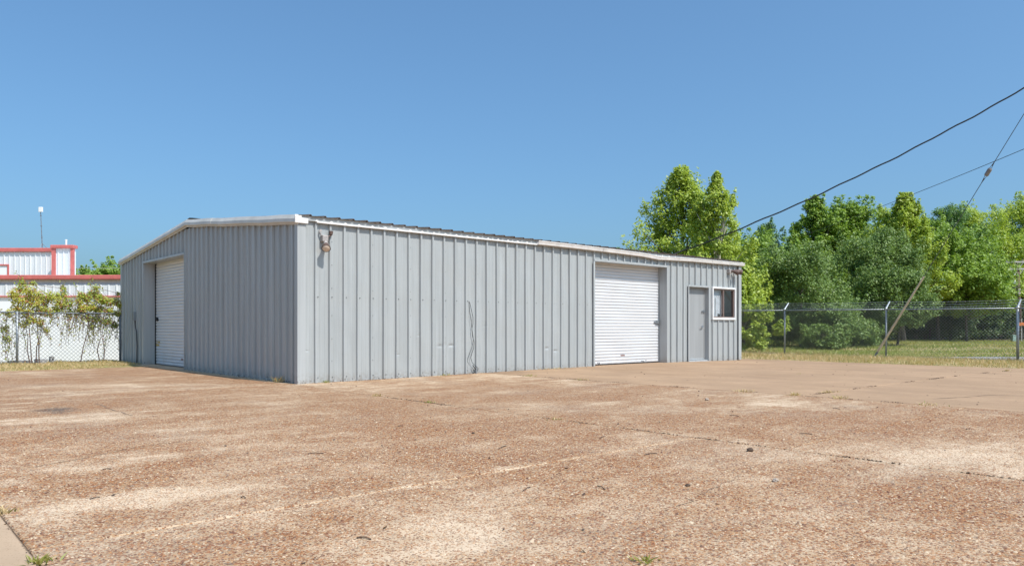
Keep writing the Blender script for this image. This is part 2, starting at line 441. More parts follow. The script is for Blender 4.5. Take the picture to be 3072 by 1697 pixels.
def np_mesh(name, verts, quads, mat, parent=None, tri=False):
    k = 3 if tri else 4
    me = bpy.data.meshes.new(name)
    nv, nf = len(verts), len(quads)
    me.vertices.add(nv); me.vertices.foreach_set('co', np.asarray(verts, np.float32).ravel())
    me.loops.add(nf * k); me.loops.foreach_set('vertex_index', np.asarray(quads, np.int32).ravel())
    me.polygons.add(nf); me.polygons.foreach_set('loop_start', np.arange(0, nf * k, k, dtype=np.int32))
    try: me.polygons.foreach_set('loop_total', np.full(nf, k, np.int32))
    except Exception: pass
    me.update(calc_edges=True); me.validate()
    me.materials.append(M[mat] if isinstance(mat, str) else mat)
    o = bpy.data.objects.new(name, me); col.objects.link(o)
    if parent is not None:
        o.parent = parent; o.matrix_parent_inverse = parent_matrix(parent).inverted()
    return o

def thing(name, label, cat, loc=(0, 0, 0), group=None, rz=0.0):
    o = bpy.data.objects.new(name, None); col.objects.link(o)
    o.empty_display_size = 0.2
    o.location = tuple(float(c) for c in loc); o.rotation_euler = (0, 0, rz)
    tag(o, label, cat, group); return o
def tag(o, label, cat, group=None):
    o['label'] = label; o['category'] = cat
    if group: o['group'] = group
    return o
def struct(o): o['kind'] = 'structure'; return o
def stuff(o): o['kind'] = 'stuff'; return o

# ------------------------------------------------------------------ ground
def sstep(a, b, x):
    t = np.clip((x - a) / (b - a), 0, 1); return t * t * (3 - 2 * t)
def gh(X, Y):
    X = np.asarray(X, float); Y = np.asarray(Y, float)
    h = np.full(np.broadcast(X, Y).shape, -0.075)
    e = sstep(16.42, 17.0, X)
    h = h + e * 0.085                                   # turf lies level with the slab edge
    h = h - sstep(19, 23.5, X) * 0.10
    wav = 0.05 * np.sin(X * 0.31 + 1.1) * np.cos(Y * 0.23) + 0.03 * np.sin(X * 0.9 + Y * 0.6)
    h = h + wav * sstep(24, 30, X) + sstep(27, 40, X) * 0.12 - sstep(45, 70, X) * 0.1
    l = sstep(8.0, 10.2, Y) * (1 - sstep(14, 17, X))
    h = h + l * 0.06
    h = h - sstep(13.0, 16.0, Y) * (1 - sstep(14, 17, X)) * 0.38
    return h
s_ = np.linspace(-1, 1, 181)
gx = 8 + np.sign(s_) * (np.abs(s_) * 38 + np.abs(s_) ** 7 * 900)
gy = 0 + np.sign(s_) * (np.abs(s_) * 34 + np.abs(s_) ** 7 * 900)
XX, YY = np.meshgrid(gx, gy, indexing='ij')
V = np.stack([XX, YY, gh(XX, YY)], -1).reshape(-1, 3)
n = len(gx)
idx = np.arange(n * n).reshape(n, n)
Q = np.stack([idx[:-1, :-1], idx[1:, :-1], idx[1:, 1:], idx[:-1, 1:]], -1).reshape(-1, 4)
struct(np_mesh('ground', V, Q, 'ground'))

# pavement: a dirt bed with cast slabs on it, open joints between
def slab_zz(X): return 0.045 * sstep(-0.2, 8.0, X) * (1 - sstep(11.5, 16.2, X))
def slab_z(x): return float(slab_zz(np.array(float(x))))
bed = MB()
bed.box(-22, 16.35, -30, 0.6, -0.10, -0.011); bed.box(-9.5, 0.35, 0.6, 8.6, -0.10, -0.011)
pave = struct(bed.build('pavement', 'joint_dirt'))
def slab(x0, x1, y0, y1, mat, name='slab', gap=0.010):
    x0 += 0.004 if abs(x0 + 5.7) < 0.01 else gap; x1 -= 0.004 if abs(x1 + 5.7) < 0.01 else gap; y0 += gap; y1 -= gap
    nx = 12
    xs = np.linspace(x0, x1, nx)
    v = []; f = []
    c = 0.008
    rows = [(0, 0, -0.09), (0, 0, -0.007), (c, c, 0.0)]
    m = MB()
    def ring(ins, dz):
        r = []
        X = np.linspace(x0 + ins, x1 - ins, nx)
        for x in X: r.append((x, y0 + ins, slab_z(x) + dz))
        for x in X[::-1]: r.append((x, y1 - ins, slab_z(x) + dz))
        return r
    rings = [ring(0, -0.09), ring(0, -0.007), ring(c, 0.0)]
    k = len(rings[0])
    for r in rings: m.v += r
    for a in range(2):
        for j in range(k):
            j2 = (j + 1) % k
            m.f.append((a * k + j, a * k + j2, (a + 1) * k + j2, (a + 1) * k + j))
    b = 2 * k
    for j in range(nx - 1):
        m.f.append((b + j, b + j + 1, b + k - 2 - j, b + k - 1 - j))
    return m.build(name, mat, pave)
for (x0, x1, y0, y1) in ((-22, -5.7, -30, -14.5), (-22, -5.7, -14.5, -3.5), (-22, -5.7, -3.5, 8.2),
                         (-5.7, -0.2, -30, -14.5), (-5.7, -0.2, -14.5, -9.0), (-5.7, -0.2, -9.0, 0.0), (-5.7, -0.2, 0.0, 8.6),
                         (-0.2, 4.5, -30, -18.7), (-0.2, 4.5, -18.7, -9.9), (-0.2, 4.5, -9.9, 0.25)):
    slab(x0, x1, y0, y1, 'apron' if x1 < -5 and y1 < -3 else 'aggregate')
for (x0, x1, y0, y1) in ((4.5, 16.35, -30, -17.5), (4.5, 16.35, -17.5, -7.7), (4.5, 16.35, -7.7, 0.6)):
    slab(x0, x1, y0, y1, 'smooth')
slab(-0.2, 0.35, 0.25, 10.1, 'apron')

# pebbles standing proud of the worn paste, nearest part of the yard; farther off they are too small to tell apart
def pebbles(n):
    dep = 2.7 + 7.3 * rng.uniform(0, 1, n) ** 0.9
    uu = rng.uniform(-0.74, 0.74, n)
    X = CAM[0] + dep * (FW[0] + RT[0] * uu); Y = CAM[1] + dep * (FW[1] + RT[1] * uu)
    ok = (X > -5.67) & (X < 4.46) & (np.abs(X + 0.2) > 0.03) & (np.abs(Y + 9.0) > 0.03) & (np.abs(Y + 9.9) > 0.0)
    fade = np.clip((10.2 - dep) / 4.0, 0, 1)
    ok &= rng.uniform(0, 1, n) < fade
    X, Y = X[ok], Y[ok]; n = len(X)
    Z = slab_zz(X)
    r = rng.gamma(9, 1, n) / 9 * 0.0068; h = r * rng.uniform(0.35, 0.75, n)
    el = rng.uniform(0.65, 1.0, n); th = rng.uniform(0, math.pi, n)
    K = 6
    V = np.empty((n, K + 1, 3))
    for j in range(K):
        a = 2 * math.pi * j / K + 0.3 * np.sin(th * 7 + j)
        px = r * np.cos(a); py = r * el * np.sin(a)
        V[:, j, 0] = X + px * np.cos(th) - py * np.sin(th); V[:, j, 1] = Y + px * np.sin(th) + py * np.cos(th); V[:, j, 2] = Z - 0.0008
    V[:, K, 0] = X + r * rng.uniform(-.25, .25, n); V[:, K, 1] = Y + r * rng.uniform(-.25, .25, n); V[:, K, 2] = Z + h
    base = np.arange(n)[:, None] * (K + 1)
    T = np.stack([np.stack([base[:, 0] + j, base[:, 0] + (j + 1) % K, base[:, 0] + K], 1) for j in range(K)], 1).reshape(-1, 3)
    o = np_mesh('pebbles', V.reshape(-1, 3), T, 'pebble', pave, True)
    o.data.polygons.foreach_set('use_smooth', [True] * len(o.data.polygons))
    stuff(o)
pebbles(150000)

def crack(pts, w, name='crack', wob=0.03):
    m = MB(); P = []
    for (a, b) in zip(pts[:-1], pts[1:]):
        for t in np.linspace(0, 1, 9)[:-1]:
            P.append((a[0] + (b[0] - a[0]) * t + random.uniform(-wob, wob), a[1] + (b[1] - a[1]) * t + random.uniform(-wob, wob)))
    P.append(pts[-1])
    for a, b in zip(P[:-1], P[1:]):
        d = np.array(b) - np.array(a); L = np.hypot(*d); nrm = np.array((-d[1], d[0])) / L * w * random.uniform(0.3, 1.0) / 2
        za, zb = slab_z(a[0]) + 0.003, slab_z(b[0]) + 0.003
        m.quad((a[0] - nrm[0], a[1] - nrm[1], za), (b[0] - nrm[0], b[1] - nrm[1], zb), (b[0] + nrm[0], b[1] + nrm[1], zb), (a[0] + nrm[0], a[1] + nrm[1], za))
    return m.build(name, 'crack', pave)
crack([(-3.77, -1.5), (-3.78, -3.4)], 0.02)
crack([(-5.4, -6.6), (-4.4, -6.0), (-3.9, -5.9)], 0.012)
crack([(-1.2, -10.2), (-2.2, -10.45), (-2.65, -10.54)], 0.007)
crack([(5.4, -9.2), (6.6, -9.6), (7.5, -11.0)], 0.03)
crack([(10.8, -3.4), (12.2, -3.3), (13.1, -3.5)], 0.02)

# road beyond the fence
rp = [at(2735, 1000, 28.3), at(3500, 1000, 28.6), at(3500, 1000, 21.0), at(3072, 1000, 24.9), at(2900, 1000, 26.6)]
m = MB()
rv = []
for k, (a, b) in enumerate(((at(2735, 0, 28.3), at(2735, 0, 28.1)), (at(2830, 0, 28.4), at(2830, 0, 27.3)), (at(2950, 0, 28.4), at(2950, 0, 26.2)),
                            (at(3072, 0, 28.4), at(3072, 0, 25.0)), (at(3300, 0, 28.6), at(3300, 0, 22.8)), (at(3700, 0, 29), at(3700, 0, 20.0)))):
    za = float(gh(a[0], a[1])) + 0.03; zb = float(gh(b[0], b[1])) + 0.03
    rv.append(((a[0], a[1], za), (b[0], b[1], zb)))
for p, q in zip(rv[:-1], rv[1:]): m.quad(p[1], q[1], q[0], p[0])
struct(m.build('road', 'road'))

# ------------------------------------------------------------------ ribbed steel sheet
def rib_profile(s0, s1, rib0, pitch=0.3048, h=0.032, overlap=True):
    """(s, out) points of a ribbed sheet between s0 and s1; major ribs at rib0 + k*pitch, two minor ribs between"""
    pts = []
    k0 = int(math.floor((s0 - rib0) / pitch)) - 1; k1 = int(math.ceil((s1 - rib0) / pitch)) + 1
    for k in range(k0, k1 + 1):
        c = rib0 + k * pitch
        pts += [(c - 0.031, 0), (c - 0.019, h), (c + 0.019, h), (c + 0.031, 0)]
        for q in (0.34, 0.66):
            cc = c + pitch * q
            pts += [(cc - 0.016, 0), (cc - 0.008, 0.0035), (cc + 0.008, 0.0035), (cc + 0.016, 0)]
    pts.sort()
    def val(s):
        for (a, b) in zip(pts[:-1], pts[1:]):
            if a[0] <= s <= b[0]:
                t = (s - a[0]) / max(1e-9, b[0] - a[0]); return a[1] + (b[1] - a[1]) * t
        return 0
    P = [(s0, val(s0))] + [p for p in pts if s0 + 1e-4 < p[0] < s1 - 1e-4] + [(s1, val(s1))]
    return P

def ribbed_wall(parent, mapf, S, zbot, ztop, rib0, openings, mat, panel_w=0.9144, first=None, name='wall_panel',
                dents=(), wav=0.0018, zs=26, pitch=0.3048, h=0.042):
    """a wall of sheets; mapf(s, out, z) gives the world point; openings are (s0, s1, z0, z1)"""
    b0 = (rib0 if first is None else first)
    edges = [0.0]
    k = 0
    while b0 + k * panel_w < S - 0.05:
        e = b0 + k * panel_w
        if e > 0.05: edges.append(e)
        k += 1
    edges.append(S)
    zmax = max(ztop(s) for s in np.linspace(0, S, 9))
    lev0 = sorted(set([round(z, 4) for z in np.linspace(zbot, zmax, zs)] + [o[2] for o in openings] + [o[3] for o in openings]))
    ph = [random.uniform(0, 6.28) for _ in range(8)]
    def wave(s, z):
        w = wav * (math.sin(s * 2.3 + z * 1.7 + ph[0]) + 0.7 * math.sin(s * 5.1 - z * 2.9 + ph[1]) + 0.6 * math.sin(z * 6.3 + s * 1.3 + ph[2]) + 0.5 * math.sin(z * 11 + s * 9 + ph[3]))
        for (ds, dz, rs, rz, dep) in dents:
            q = ((s - ds) / rs) ** 2 + ((z - dz) / rz) ** 2
            if q < 6: w -= dep * math.exp(-q)
        return w
    for (e0, e1) in zip(edges[:-1], edges[1:]):
        a = max(0.0, e0 - 0.036); b = min(S, e1 + 0.030)
        P = rib_profile(a, b, rib0, pitch, h)
        cuts = [x for o in openings for x in (o[0], o[1]) if a < x < b]
        for c in cuts:
            for (p, q) in zip(P[:-1], P[1:]):
                if p[0] < c < q[0]:
                    t = (c - p[0]) / (q[0] - p[0]); P.append((c, p[1] + (q[1] - p[1]) * t)); break
            P.sort()
        lev = list(lev0)
        for d in dents:
            if a - 0.2 < d[0] < b + 0.2: lev += [d[1] - 1.2 * d[3], d[1] - 0.5 * d[3], d[1], d[1] + 0.5 * d[3], d[1] + 1.2 * d[3]]
        lev = sorted(z for z in set(lev) if zbot <= z <= zmax)
        m = MB(); vid = {}
        lapz = {}
        def vert(i, s, out, z):
            key = (i, round(z, 4))
            if key not in vid:
                lap = 0.0045 * max(0.0, 1 - max(0.0, (s - a)) / 0.5)
                m.v.append(tuple(mapf(s, out + lap + wave(s, z), z))); vid[key] = len(m.v) - 1
            return vid[key]
        for i, ((sa, oa), (sb, ob)) in enumerate(zip(P[:-1], P[1:])):
            mid = 0.5 * (sa + sb)
            if sb - sa < 1e-5: continue
            za, zb_ = ztop(sa), ztop(sb)
            for l0, l1 in zip(lev[:-1], lev[1:]):
                zm = 0.5 * (l0 + l1)
                if any(o[0] <= mid <= o[1] and o[2] <= zm <= o[3] for o in openings): continue
                if l0 >= min(za, zb_) - 1e-4: 
                    continue
                t0a, t1a = min(l0, za), min(l1, za); t0b, t1b = min(l0, zb_), min(l1, zb_)
                m.f.append((vert(i, sa, oa, t0a), vert(i + 1, sb, ob, t0b), vert(i + 1, sb, ob, t1b), vert(i, sa, oa, t1a)))
        if m.f: m.build(name, mat, parent)
    return edges

# ------------------------------------------------------------------ the grey metal building
LX, LY, HE, SL = 15.28, 12.19, 3.13, 0.0925
bld = thing('metal_building', 'low grey ribbed steel workshop building with two white roll-up doors', 'building', (LX / 2, LY / 2, 0))
long_map = lambda s, o, z: (s, -o, z)
gable_map = lambda s, o, z: (-o, s, z)
back_map = lambda s, o, z: (s, LY + o, z)
far_map = lambda s, o, z: (LX + o, s, z)
ROLL = (8.27, 11.377, -0.2, 2.80); DOOR = (12.46, 13.50, -0.2, 2.285); WIN = (13.74, 14.98, 1.345, 2.30)
GDOOR = (6.35, 9.84, -0.2, 2.90)
dents = [(3.30, 0.66, 0.05, 0.035, 0.016), (3.60, 0.67, 0.06, 0.03, 0.018), (3.42, 0.70, 0.03, 0.05, 0.010), (2.20, 0.50, 0.04, 0.02, 0.012),
         (4.55, 1.10, 0.03, 0.02, 0.012), (6.55, 0.55, 0.05, 0.03, 0.018), (6.85, 0.48, 0.08, 0.03, 0.016), (0.10, 0.62, 0.06, 0.02, 0.016), (2.72, 0.90, 0.03, 0.02, 0.010)]
def longz(s): return HE
ribbed_wall(bld, long_map, LX, -0.02, longz, 0.031, [ROLL, DOOR, WIN], 'wall', dents=dents)
def gabz(s): return HE + SL * min(s, LY - s)
ribbed_wall(bld, gable_map, LY, -0.06, gabz, 0.20, [GDOOR], 'wall', wav=0.0022, h=0.042,
            dents=[(1.1, 0.3, 0.2, 0.2, 0.01), (3.5, 0.8, 0.3, 0.3, 0.008), (6.0, 0.5, 0.1, 0.1, 0.02)])
ribbed_wall(bld, back_map, LX, -0.06, longz, 0.1, [], 'wall', zs=8)
ribbed_wall(bld, far_map, LY, -0.06, gabz, 0.1, [], 'wall', zs=8)
# screws holding the sheets to the girts
m = MB()
for k in range(0, 50):
    c = 0.031 + k * 0.3048
    for zz, oo in ((0.10, 0.055), (1.66, 0.055)):
        x = c + oo + random.uniform(-0.006, 0.006)
        if any(o[0] - 0.02 < x < o[1] + 0.02 and o[2] < zz < o[3] for o in (ROLL, DOOR, WIN)) or x > LX - 0.2: continue
        m.box(x - 0.007, x + 0.007, -0.015, 0.004, zz - 0.007, zz + 0.007)
    if k % 3 == 2:
        for zz in (0.42, 0.86, 1.32, 1.82, 2.30, 2.74):
            x = c + 0.045
            if any(o[0] - 0.02 < x < o[1] + 0.02 and o[2] < zz < o[3] for o in (ROLL, DOOR, WIN)) or x > LX - 0.2: continue
            z2 = zz + random.uniform(-0.02, 0.02)
            m.box(x - 0.005, x + 0.005, -0.014, 0.004, z2 - 0.005, z2 + 0.005)
for k in range(39):
    c = 0.2 + k * 0.3048
    for zz in (0.15, 1.55, 2.6):
        y = c + 0.055
        if GDOOR[0] - 0.05 < y < GDOOR[1] + 0.05 and zz < 2.9: continue
        m.box(-0.016, 0.004, y - 0.008, y + 0.008, zz - 0.008, zz + 0.008)
stuff(m.build('screws', 'screw', bld))
# corner trims
m = MB()
m.extrude([(-0.115, 0.0), (-0.115, 0.053), (0.0, 0.055)], (0, 0, -0.02), (0, 0, 3.02), (-1, 0, 0), (0, -1, 0))
m.quad((0.0, -0.055, -0.02), (0.0, -0.055, 3.02), (-0.055, -0.055, 3.02), (-0.055, -0.055, -0.02))
m.quad((-0.055, -0.055, -0.02), (-0.055, -0.055, 3.02), (-0.055, 0.075, 3.02), (-0.055, 0.075, -0.02))
m.build('corner_trim', 'trim_grey', bld)
m = MB()
m.box(LX - 0.10, LX + 0.060, -0.060, -0.052, 0.02, 3.05); m.box(LX + 0.052, LX + 0.060, -0.052, 0.10, 0.02, 3.05)
m.build('corner_trim', 'trim_grey', bld)
m = MB(); m.box(-0.060, -0.052, LY - 0.10, LY + 0.04, -0.05, 3.1); m.build('corner_trim', 'trim_grey', bld)

# roof sheets, one object for each sheet of each slope
def roof_z(y): return 3.198 + SL * (min(y, LY - y))
NP = 17
for side in (0, 1):
    for k in range(NP):
        x0 = -0.05 + k * 0.9144 if k else -0.05; x1 = min(LX + 0.06, -0.05 + (k + 1) * 0.9144 + 0.03)
        P = rib_profile(x0, x1, 0.19, 0.3048, 0.026)
        m = MB()
        ya, yb = (-0.10, LY / 2) if side == 0 else (LY + 0.10, LY / 2)
        jag = random.uniform(-0.012, 0.012)
        lift = 0.004 if k % 2 else 0.0
        for (p, q) in zip(P[:-1], P[1:]):
            m.quad((p[0], ya + jag, roof_z(ya) + p[1] + lift), (q[0], ya + jag, roof_z(ya) + q[1] + lift), (q[0], yb, roof_z(yb) + q[1] + lift), (p[0], yb, roof_z(yb) + p[1] + lift))
        o = m.build('roof_panel', 'roof', bld)
        sm = o.modifiers.new('thickness', 'SOLIDIFY'); sm.thickness = 0.006; sm.offset = -1
m = MB(); m.extrude([(-0.2, roof_z(LY / 2 - 0.2) + 0.045), (0, roof_z(LY / 2) + 0.05), (0.2, roof_z(LY / 2 - 0.2) + 0.045)], (0, LY / 2, 0), (LX, LY / 2, 0), (0, 1, 0), (0, 0, 1))
m.build('ridge_cap', 'roof', bld)

# eave trim with its scalloped closure strip (near half of the long wall)
m = MB()
m.extrude([(0.060, 3.186), (0.056, 3.100), (0.058, 3.098), (0.020, 3.09)], (0.02, 0, 0), (6.20, 0, 0), (0, -1, 0), (0, 0, 1))
m.build('eave_trim', 'trim_grey', bld)
m = MB()
m.extrude([(0.060, 3.102), (0.082, 3.092), (0.082, 3.072), (0.054, 3.069)], (0.33, 0, 0), (6.16, 0, 0), (0, -1, 0), (0, 0, 1))
m.build('eave_lip', 'gutter_white', bld)
for k in range(0, 21):
    c = 0.031 + k * 0.3048
    if not 0.3 < c < 6.1: continue
    mm = MB()
    pr = [(c + 0.034 * math.cos(a), 3.092 + 0.036 * math.sin(a)) for a in np.linspace(0, math.pi, 7)]
    i0 = len(mm.v)
    mm.extrude(pr, (0, -0.057, 0), (0, -0.078, 0), (1, 0, 0), (0, 0, 1))
    mm.f.append(tuple(range(7, 14)))
    mm.build('closure_cap', 'gutter_white', bld)
# gutter, sagging and kinked (far half)
def gut_z(x):
    pts = [(6.15, 0.0), (7.6, -0.004), (9.2, -0.022), (10.2, -0.040), (10.95, -0.085), (11.3, -0.07), (12.6, -0.040), (14.2, -0.028), (15.42, -0.020)]
    return float(np.interp(x, [p[0] for p in pts], [p[1] for p in pts]))
gx_ = [6.15, 6.7, 7.3, 7.9, 8.5, 9.1, 9.7, 10.2, 10.6, 10.88, 10.95, 11.05, 11.4, 12, 12.6, 13.3, 14, 14.7, 15.42]
prof = [(0.060, 3.195), (0.060, 3.075), (0.100, 3.072), (0.122, 3.095), (0.126, 3.130), (0.138, 3.150), (0.142, 3.172), (0.132, 3.178), (0.128, 3.160), (0.118, 3.140), (0.108, 3.100), (0.066, 3.085)]
m = MB(); npf = len(prof)
for x in gx_:
    dz = gut_z(x); tw = 0.010 * math.sin(x * 2.1) + (0.03 if abs(x - 10.95) < 0.05 else 0)
    for (a, b) in prof: m.v.append((x, -(a + tw * (a - 0.06) / 0.1), b + dz * (0.45 if a < 0.062 and b > 3.15 else 1)))
for k in range(len(gx_) - 1):
    for j in range(npf - 1):
        m.f.append((k * npf + j, k * npf + j + 1, (k + 1) * npf + j + 1, (k + 1) * npf + j))
m.f.append(tuple(range(npf))); m.f.append(tuple((len(gx_) - 1) * npf + j for j in reversed(range(npf))))
gut = m.build('gutter', 'gutter_white', bld); gut['label'] = 'sagging kinked white gutter over the far half of the wall'
for x in (8.55, 11.9, 13.6):          # slip joints of the gutter
    m = MB(); dz = gut_z(x)
    m.extrude([(a + 0.003 * (1 if j > 1 else 0), b + dz - 0.003) for j, (a, b) in enumerate(prof[1:8])], (x - 0.03, 0, 0), (x + 0.03, 0, 0), (0, -1, 0), (0, 0, 1))
    m.build('gutter_joint', 'gutter_white', gut)
m = MB(); m.box(6.22, LX + 0.02, -0.057, -0.052, 3.085, 3.185); m.build('fascia', 'trim_grey', bld)

# rake trim along the gable: pieces with seams
def rake(y0, y1, lift=0.0):
    P = [(-0.02, 3.205), (0.060, 3.200), (0.105, 3.120), (0.112, 3.060), (0.100, 3.040), (0.068, 3.032), (0.064, 3.008), (0.045, 3.004)]
    m = MB(); ys = np.linspace(y0, y1, 7); k = len(P)
    for y in ys:
        up = SL * min(y, LY - y) if 0 <= y <= LY else SL * (y if y < 0 else LY - y)
        w = 0.006 * math.sin(y * 3.1)
        for (a, b) in P: m.v.append((-(a + lift + w * 0.4), y, b + up + lift * 0.5 + w))
    for i in range(len(ys) - 1):
        for j in range(k - 1): m.f.append((i * k + j, i * k + j + 1, (i + 1) * k + j + 1, (i + 1) * k + j))
    m.f.append(tuple(range(k))); m.f.append(tuple((len(ys) - 1) * k + j for j in reversed(range(k))))
    m.build('rake_trim', 'rake', bld)
rake(-0.06, 4.35); rake(4.33, LY / 2, 0.004); rake(LY / 2, LY + 0.12, 0.001)
m = MB()       # boxed end of the rake trim at the near corner
m.box(-0.118, 0.15, -0.096, -0.058, 3.03, 3.135); m.box(-0.118, 0.02, -0.090, -0.059, 3.137, 3.190)
m.build('corner_box', 'gutter_white', bld, bevel=0.01)

# roll-up doors
def curtain(mapf, s0, s1, z0, z1, depth, pitch, name, parent):
    n = int((z1 - z0) / pitch); pr = []
    for k in range(n):
        z = z0 + k * pitch
        for t, o in ((0.0, -0.006), (0.05, -0.006), (0.16, 0.013), (0.5, 0.019), (0.84, 0.015), (0.95, 0.004)):
            pr.append((z + t * pitch, o))
    pr.append((z1, 0.0))
    m = MB(); ss = np.linspace(s0, s1, 9)
    k = len(pr)
    for s in ss:
        for (z, o) in pr:
            w = 0.002 * math.sin(z * 5 + s * 3) + 0.0015 * math.sin(z * 13 + s * 1.7)
            m.v.append(tuple(mapf(s, o - depth + w, z)))
    for i in range(len(ss) - 1):
        for j in range(k - 1): m.f.append((i * k + j, (i + 1) * k + j, (i + 1) * k + j + 1, i * k + j + 1))
    return m.build(name, 'roll_white', parent)
def boxmap(m, mapf, s0, s1, o0, o1, z0, z1):
    P = [mapf(s, o, z) for z in (z0, z1) for (s, o) in ((s0, o0), (s1, o0), (s1, o1), (s0, o1))]
    i = len(m.v); m.v += [tuple(p) for p in P]
    for f in ((0, 3, 2, 1), (4, 5, 6, 7), (0, 1, 5, 4), (1, 2, 6, 5), (2, 3, 7, 6), (3, 0, 4, 7)): m.f.append(tuple(i + k for k in f))
    return m
def door_trim(mapf, s0, s1, z1, depth, zb, parent, mat='trim_grey', w=0.055, lip=0.053):
    for (a, b) in ((s0 - 0.004, s0 + 0.004), (s1 - 0.004, s1 + 0.004)):
        m = boxmap(MB(), mapf, a, b, -depth, lip, zb, z1 + 0.004); m.build('jamb', mat, parent)
    m = boxmap(MB(), mapf, s0 - 0.03, s1 + 0.03, -depth, lip + 0.004, z1 + 0.004, z1 + 0.014)
    boxmap(m, mapf, s0 - 0.03, s1 + 0.03, lip, lip + 0.006, z1 + 0.014, z1 + 0.06)
    m.build('header_trim', mat, parent)
    m = boxmap(MB(), mapf, s0 - w, s0 - 0.004, 0.048, 0.054, zb, z1); m.build('side_trim', mat, parent)
    m = boxmap(MB(), mapf, s1 + 0.004, s1 + w, 0.048, 0.054, zb, z1); m.build('side_trim', mat, parent)

d1 = curtain(long_map, ROLL[0] + 0.01, ROLL[1] - 0.01, 0.065, 2.86, 0.26, 0.0845, 'roll_up_door', bld)
d1['label'] = 'bright white roll-up door in the sunlit long wall'
door_trim(long_map, ROLL[0], ROLL[1], ROLL[3], 0.28, 0.03, bld)
m = boxmap(MB(), long_map, ROLL[0] + 0.01, ROLL[1] - 0.01, -0.275, -0.235, 0.044, 0.07); m.build('bottom_bar', 'dark', d1)
for (a, b) in ((ROLL[0] + 0.006, ROLL[0] + 0.03), (ROLL[1] - 0.03, ROLL[1] - 0.006)):
    boxmap(MB(), long_map, a, b, -0.25, -0.225, 0.045, 2.8).build('guide', 'trim_grey', d1)
m = boxmap(MB(), long_map, 11.13, 11.36, -0.245, -0.215, 1.19, 1.24); boxmap(m, long_map, 11.20, 11.34, -0.225, -0.195, 1.17, 1.27); m.build('latch', 'galv', d1, bevel=0.006)
m = boxmap(MB(), long_map, 9.65, 9.83, -0.243, -0.240, 0.27, 0.31); m.build('sticker', 'sticker', d1)
m = MB()
for k in range(14):
    s = random.choice((8.65 + random.uniform(-.12, .12), 10.65 + random.uniform(-.12, .12))); z = random.uniform(.075, .12)
    boxmap(m, long_map, s, s + random.uniform(.02, .05), -.245, -.236, z, z + random.uniform(.008, .02))
stuff(m.build('peeling_edge', 'galv', d1))

d2 = curtain(gable_map, GDOOR[0] + 0.01, GDOOR[1] - 0.01, 0.005, 2.95, 0.30, 0.0845, 'roll_up_door', bld)
d2['label'] = 'shaded white roll-up door in the gable end'
door_trim(gable_map, GDOOR[0], GDOOR[1], GDOOR[3], 0.32, -0.03, bld)
m = boxmap(MB(), gable_map, GDOOR[0] + 0.01, GDOOR[1] - 0.01, -0.312, -0.275, -0.02, 0.01); m.build('bottom_bar', 'dark', d2)
m = boxmap(MB(), gable_map, GDOOR[1] - 0.035, GDOOR[1] - 0.006, -0.29, -0.262, -0.01, 2.9); m.build('guide', 'dark', d2)
m = MB().tube([gable_map(9.62, -0.285, 1.30), gable_map(9.62, -0.235, 1.30)], 0.055, 12); m.build('lock', 'dark', d2)
m = boxmap(MB(), gable_map, 9.45, 9.78, -0.280, -0.277, 0.50, 0.62)
m = MB(); 
for z_ in (0.535, 0.62):
    boxmap(m, gable_map, 9.50 - (0.06 if z_ > .6 else 0), 9.80, -0.2835, -0.2815, z_, z_ + 0.05)
m.build('paint_smear', 'yellow', d2)
m = boxmap(MB(), gable_map, 7.45, 7.60, -0.283, -0.279, 0.19, 0.24); m.build('sticker', 'sticker', d2)

# personnel door
pd = MB()
boxmap(pd, long_map, DOOR[0] + 0.05, DOOR[1] - 0.055, -0.135, -0.09, 0.085, 2.235)
pdo = pd.build('personnel_door', 'door_grey', bld, bevel=0.004); pdo['label'] = 'plain grey steel personnel door'
door_trim(long_map, DOOR[0], DOOR[1], DOOR[3], 0.15, 0.04, bld, w=0.035)
m = boxmap(MB(), long_map, DOOR[0] + 0.006, DOOR[0] + 0.046, -0.15, -0.075, 0.05, 2.28)
boxmap(m, long_map, DOOR[1] - 0.050, DOOR[1] - 0.006, -0.15, -0.075, 0.05, 2.28)
boxmap(m, long_map, DOOR[0] + 0.046, DOOR[1] - 0.050, -0.15, -0.075, 2.24, 2.28); m.build('door_frame', 'door_grey', pdo)
m = boxmap(MB(), long_map, DOOR[0] + 0.02, DOOR[1] - 0.02, -0.16, 0.02, 0.035, 0.075); m.build('threshold', 'galv_bright', pdo)
m = MB().tube([(13.34, 0.085, 1.10), (13.34, 0.03, 1.10), (13.33, 0.03, 1.10), (13.22, 0.035, 1.075)], 0.014, 8)
m.tube([(13.34, 0.088, 1.10), (13.34, 0.072, 1.10)], 0.034, 12); m.build('handle', 'chrome', pdo)
m = MB().tube([(13.34, 0.09, 1.56), (13.34, 0.05, 1.56)], 0.032, 12); boxmap(m, long_map, 13.40, 13.46, -0.08, -0.055, 1.53, 1.60); m.build('deadbolt', 'galv', pdo)
m = boxmap(MB(), long_map, DOOR[0] + 0.06, DOOR[1] - 0.065, -0.089, -0.082, 0.085, 0.12); m.build('door_sweep', 'galv_bright', pdo)
m = boxmap(MB(), long_map, DOOR[0] - 0.05, DOOR[1] + 0.06, -0.1, 0.06, 0.0, 0.040); m.build('door_step', 'concrete_pale', bld)

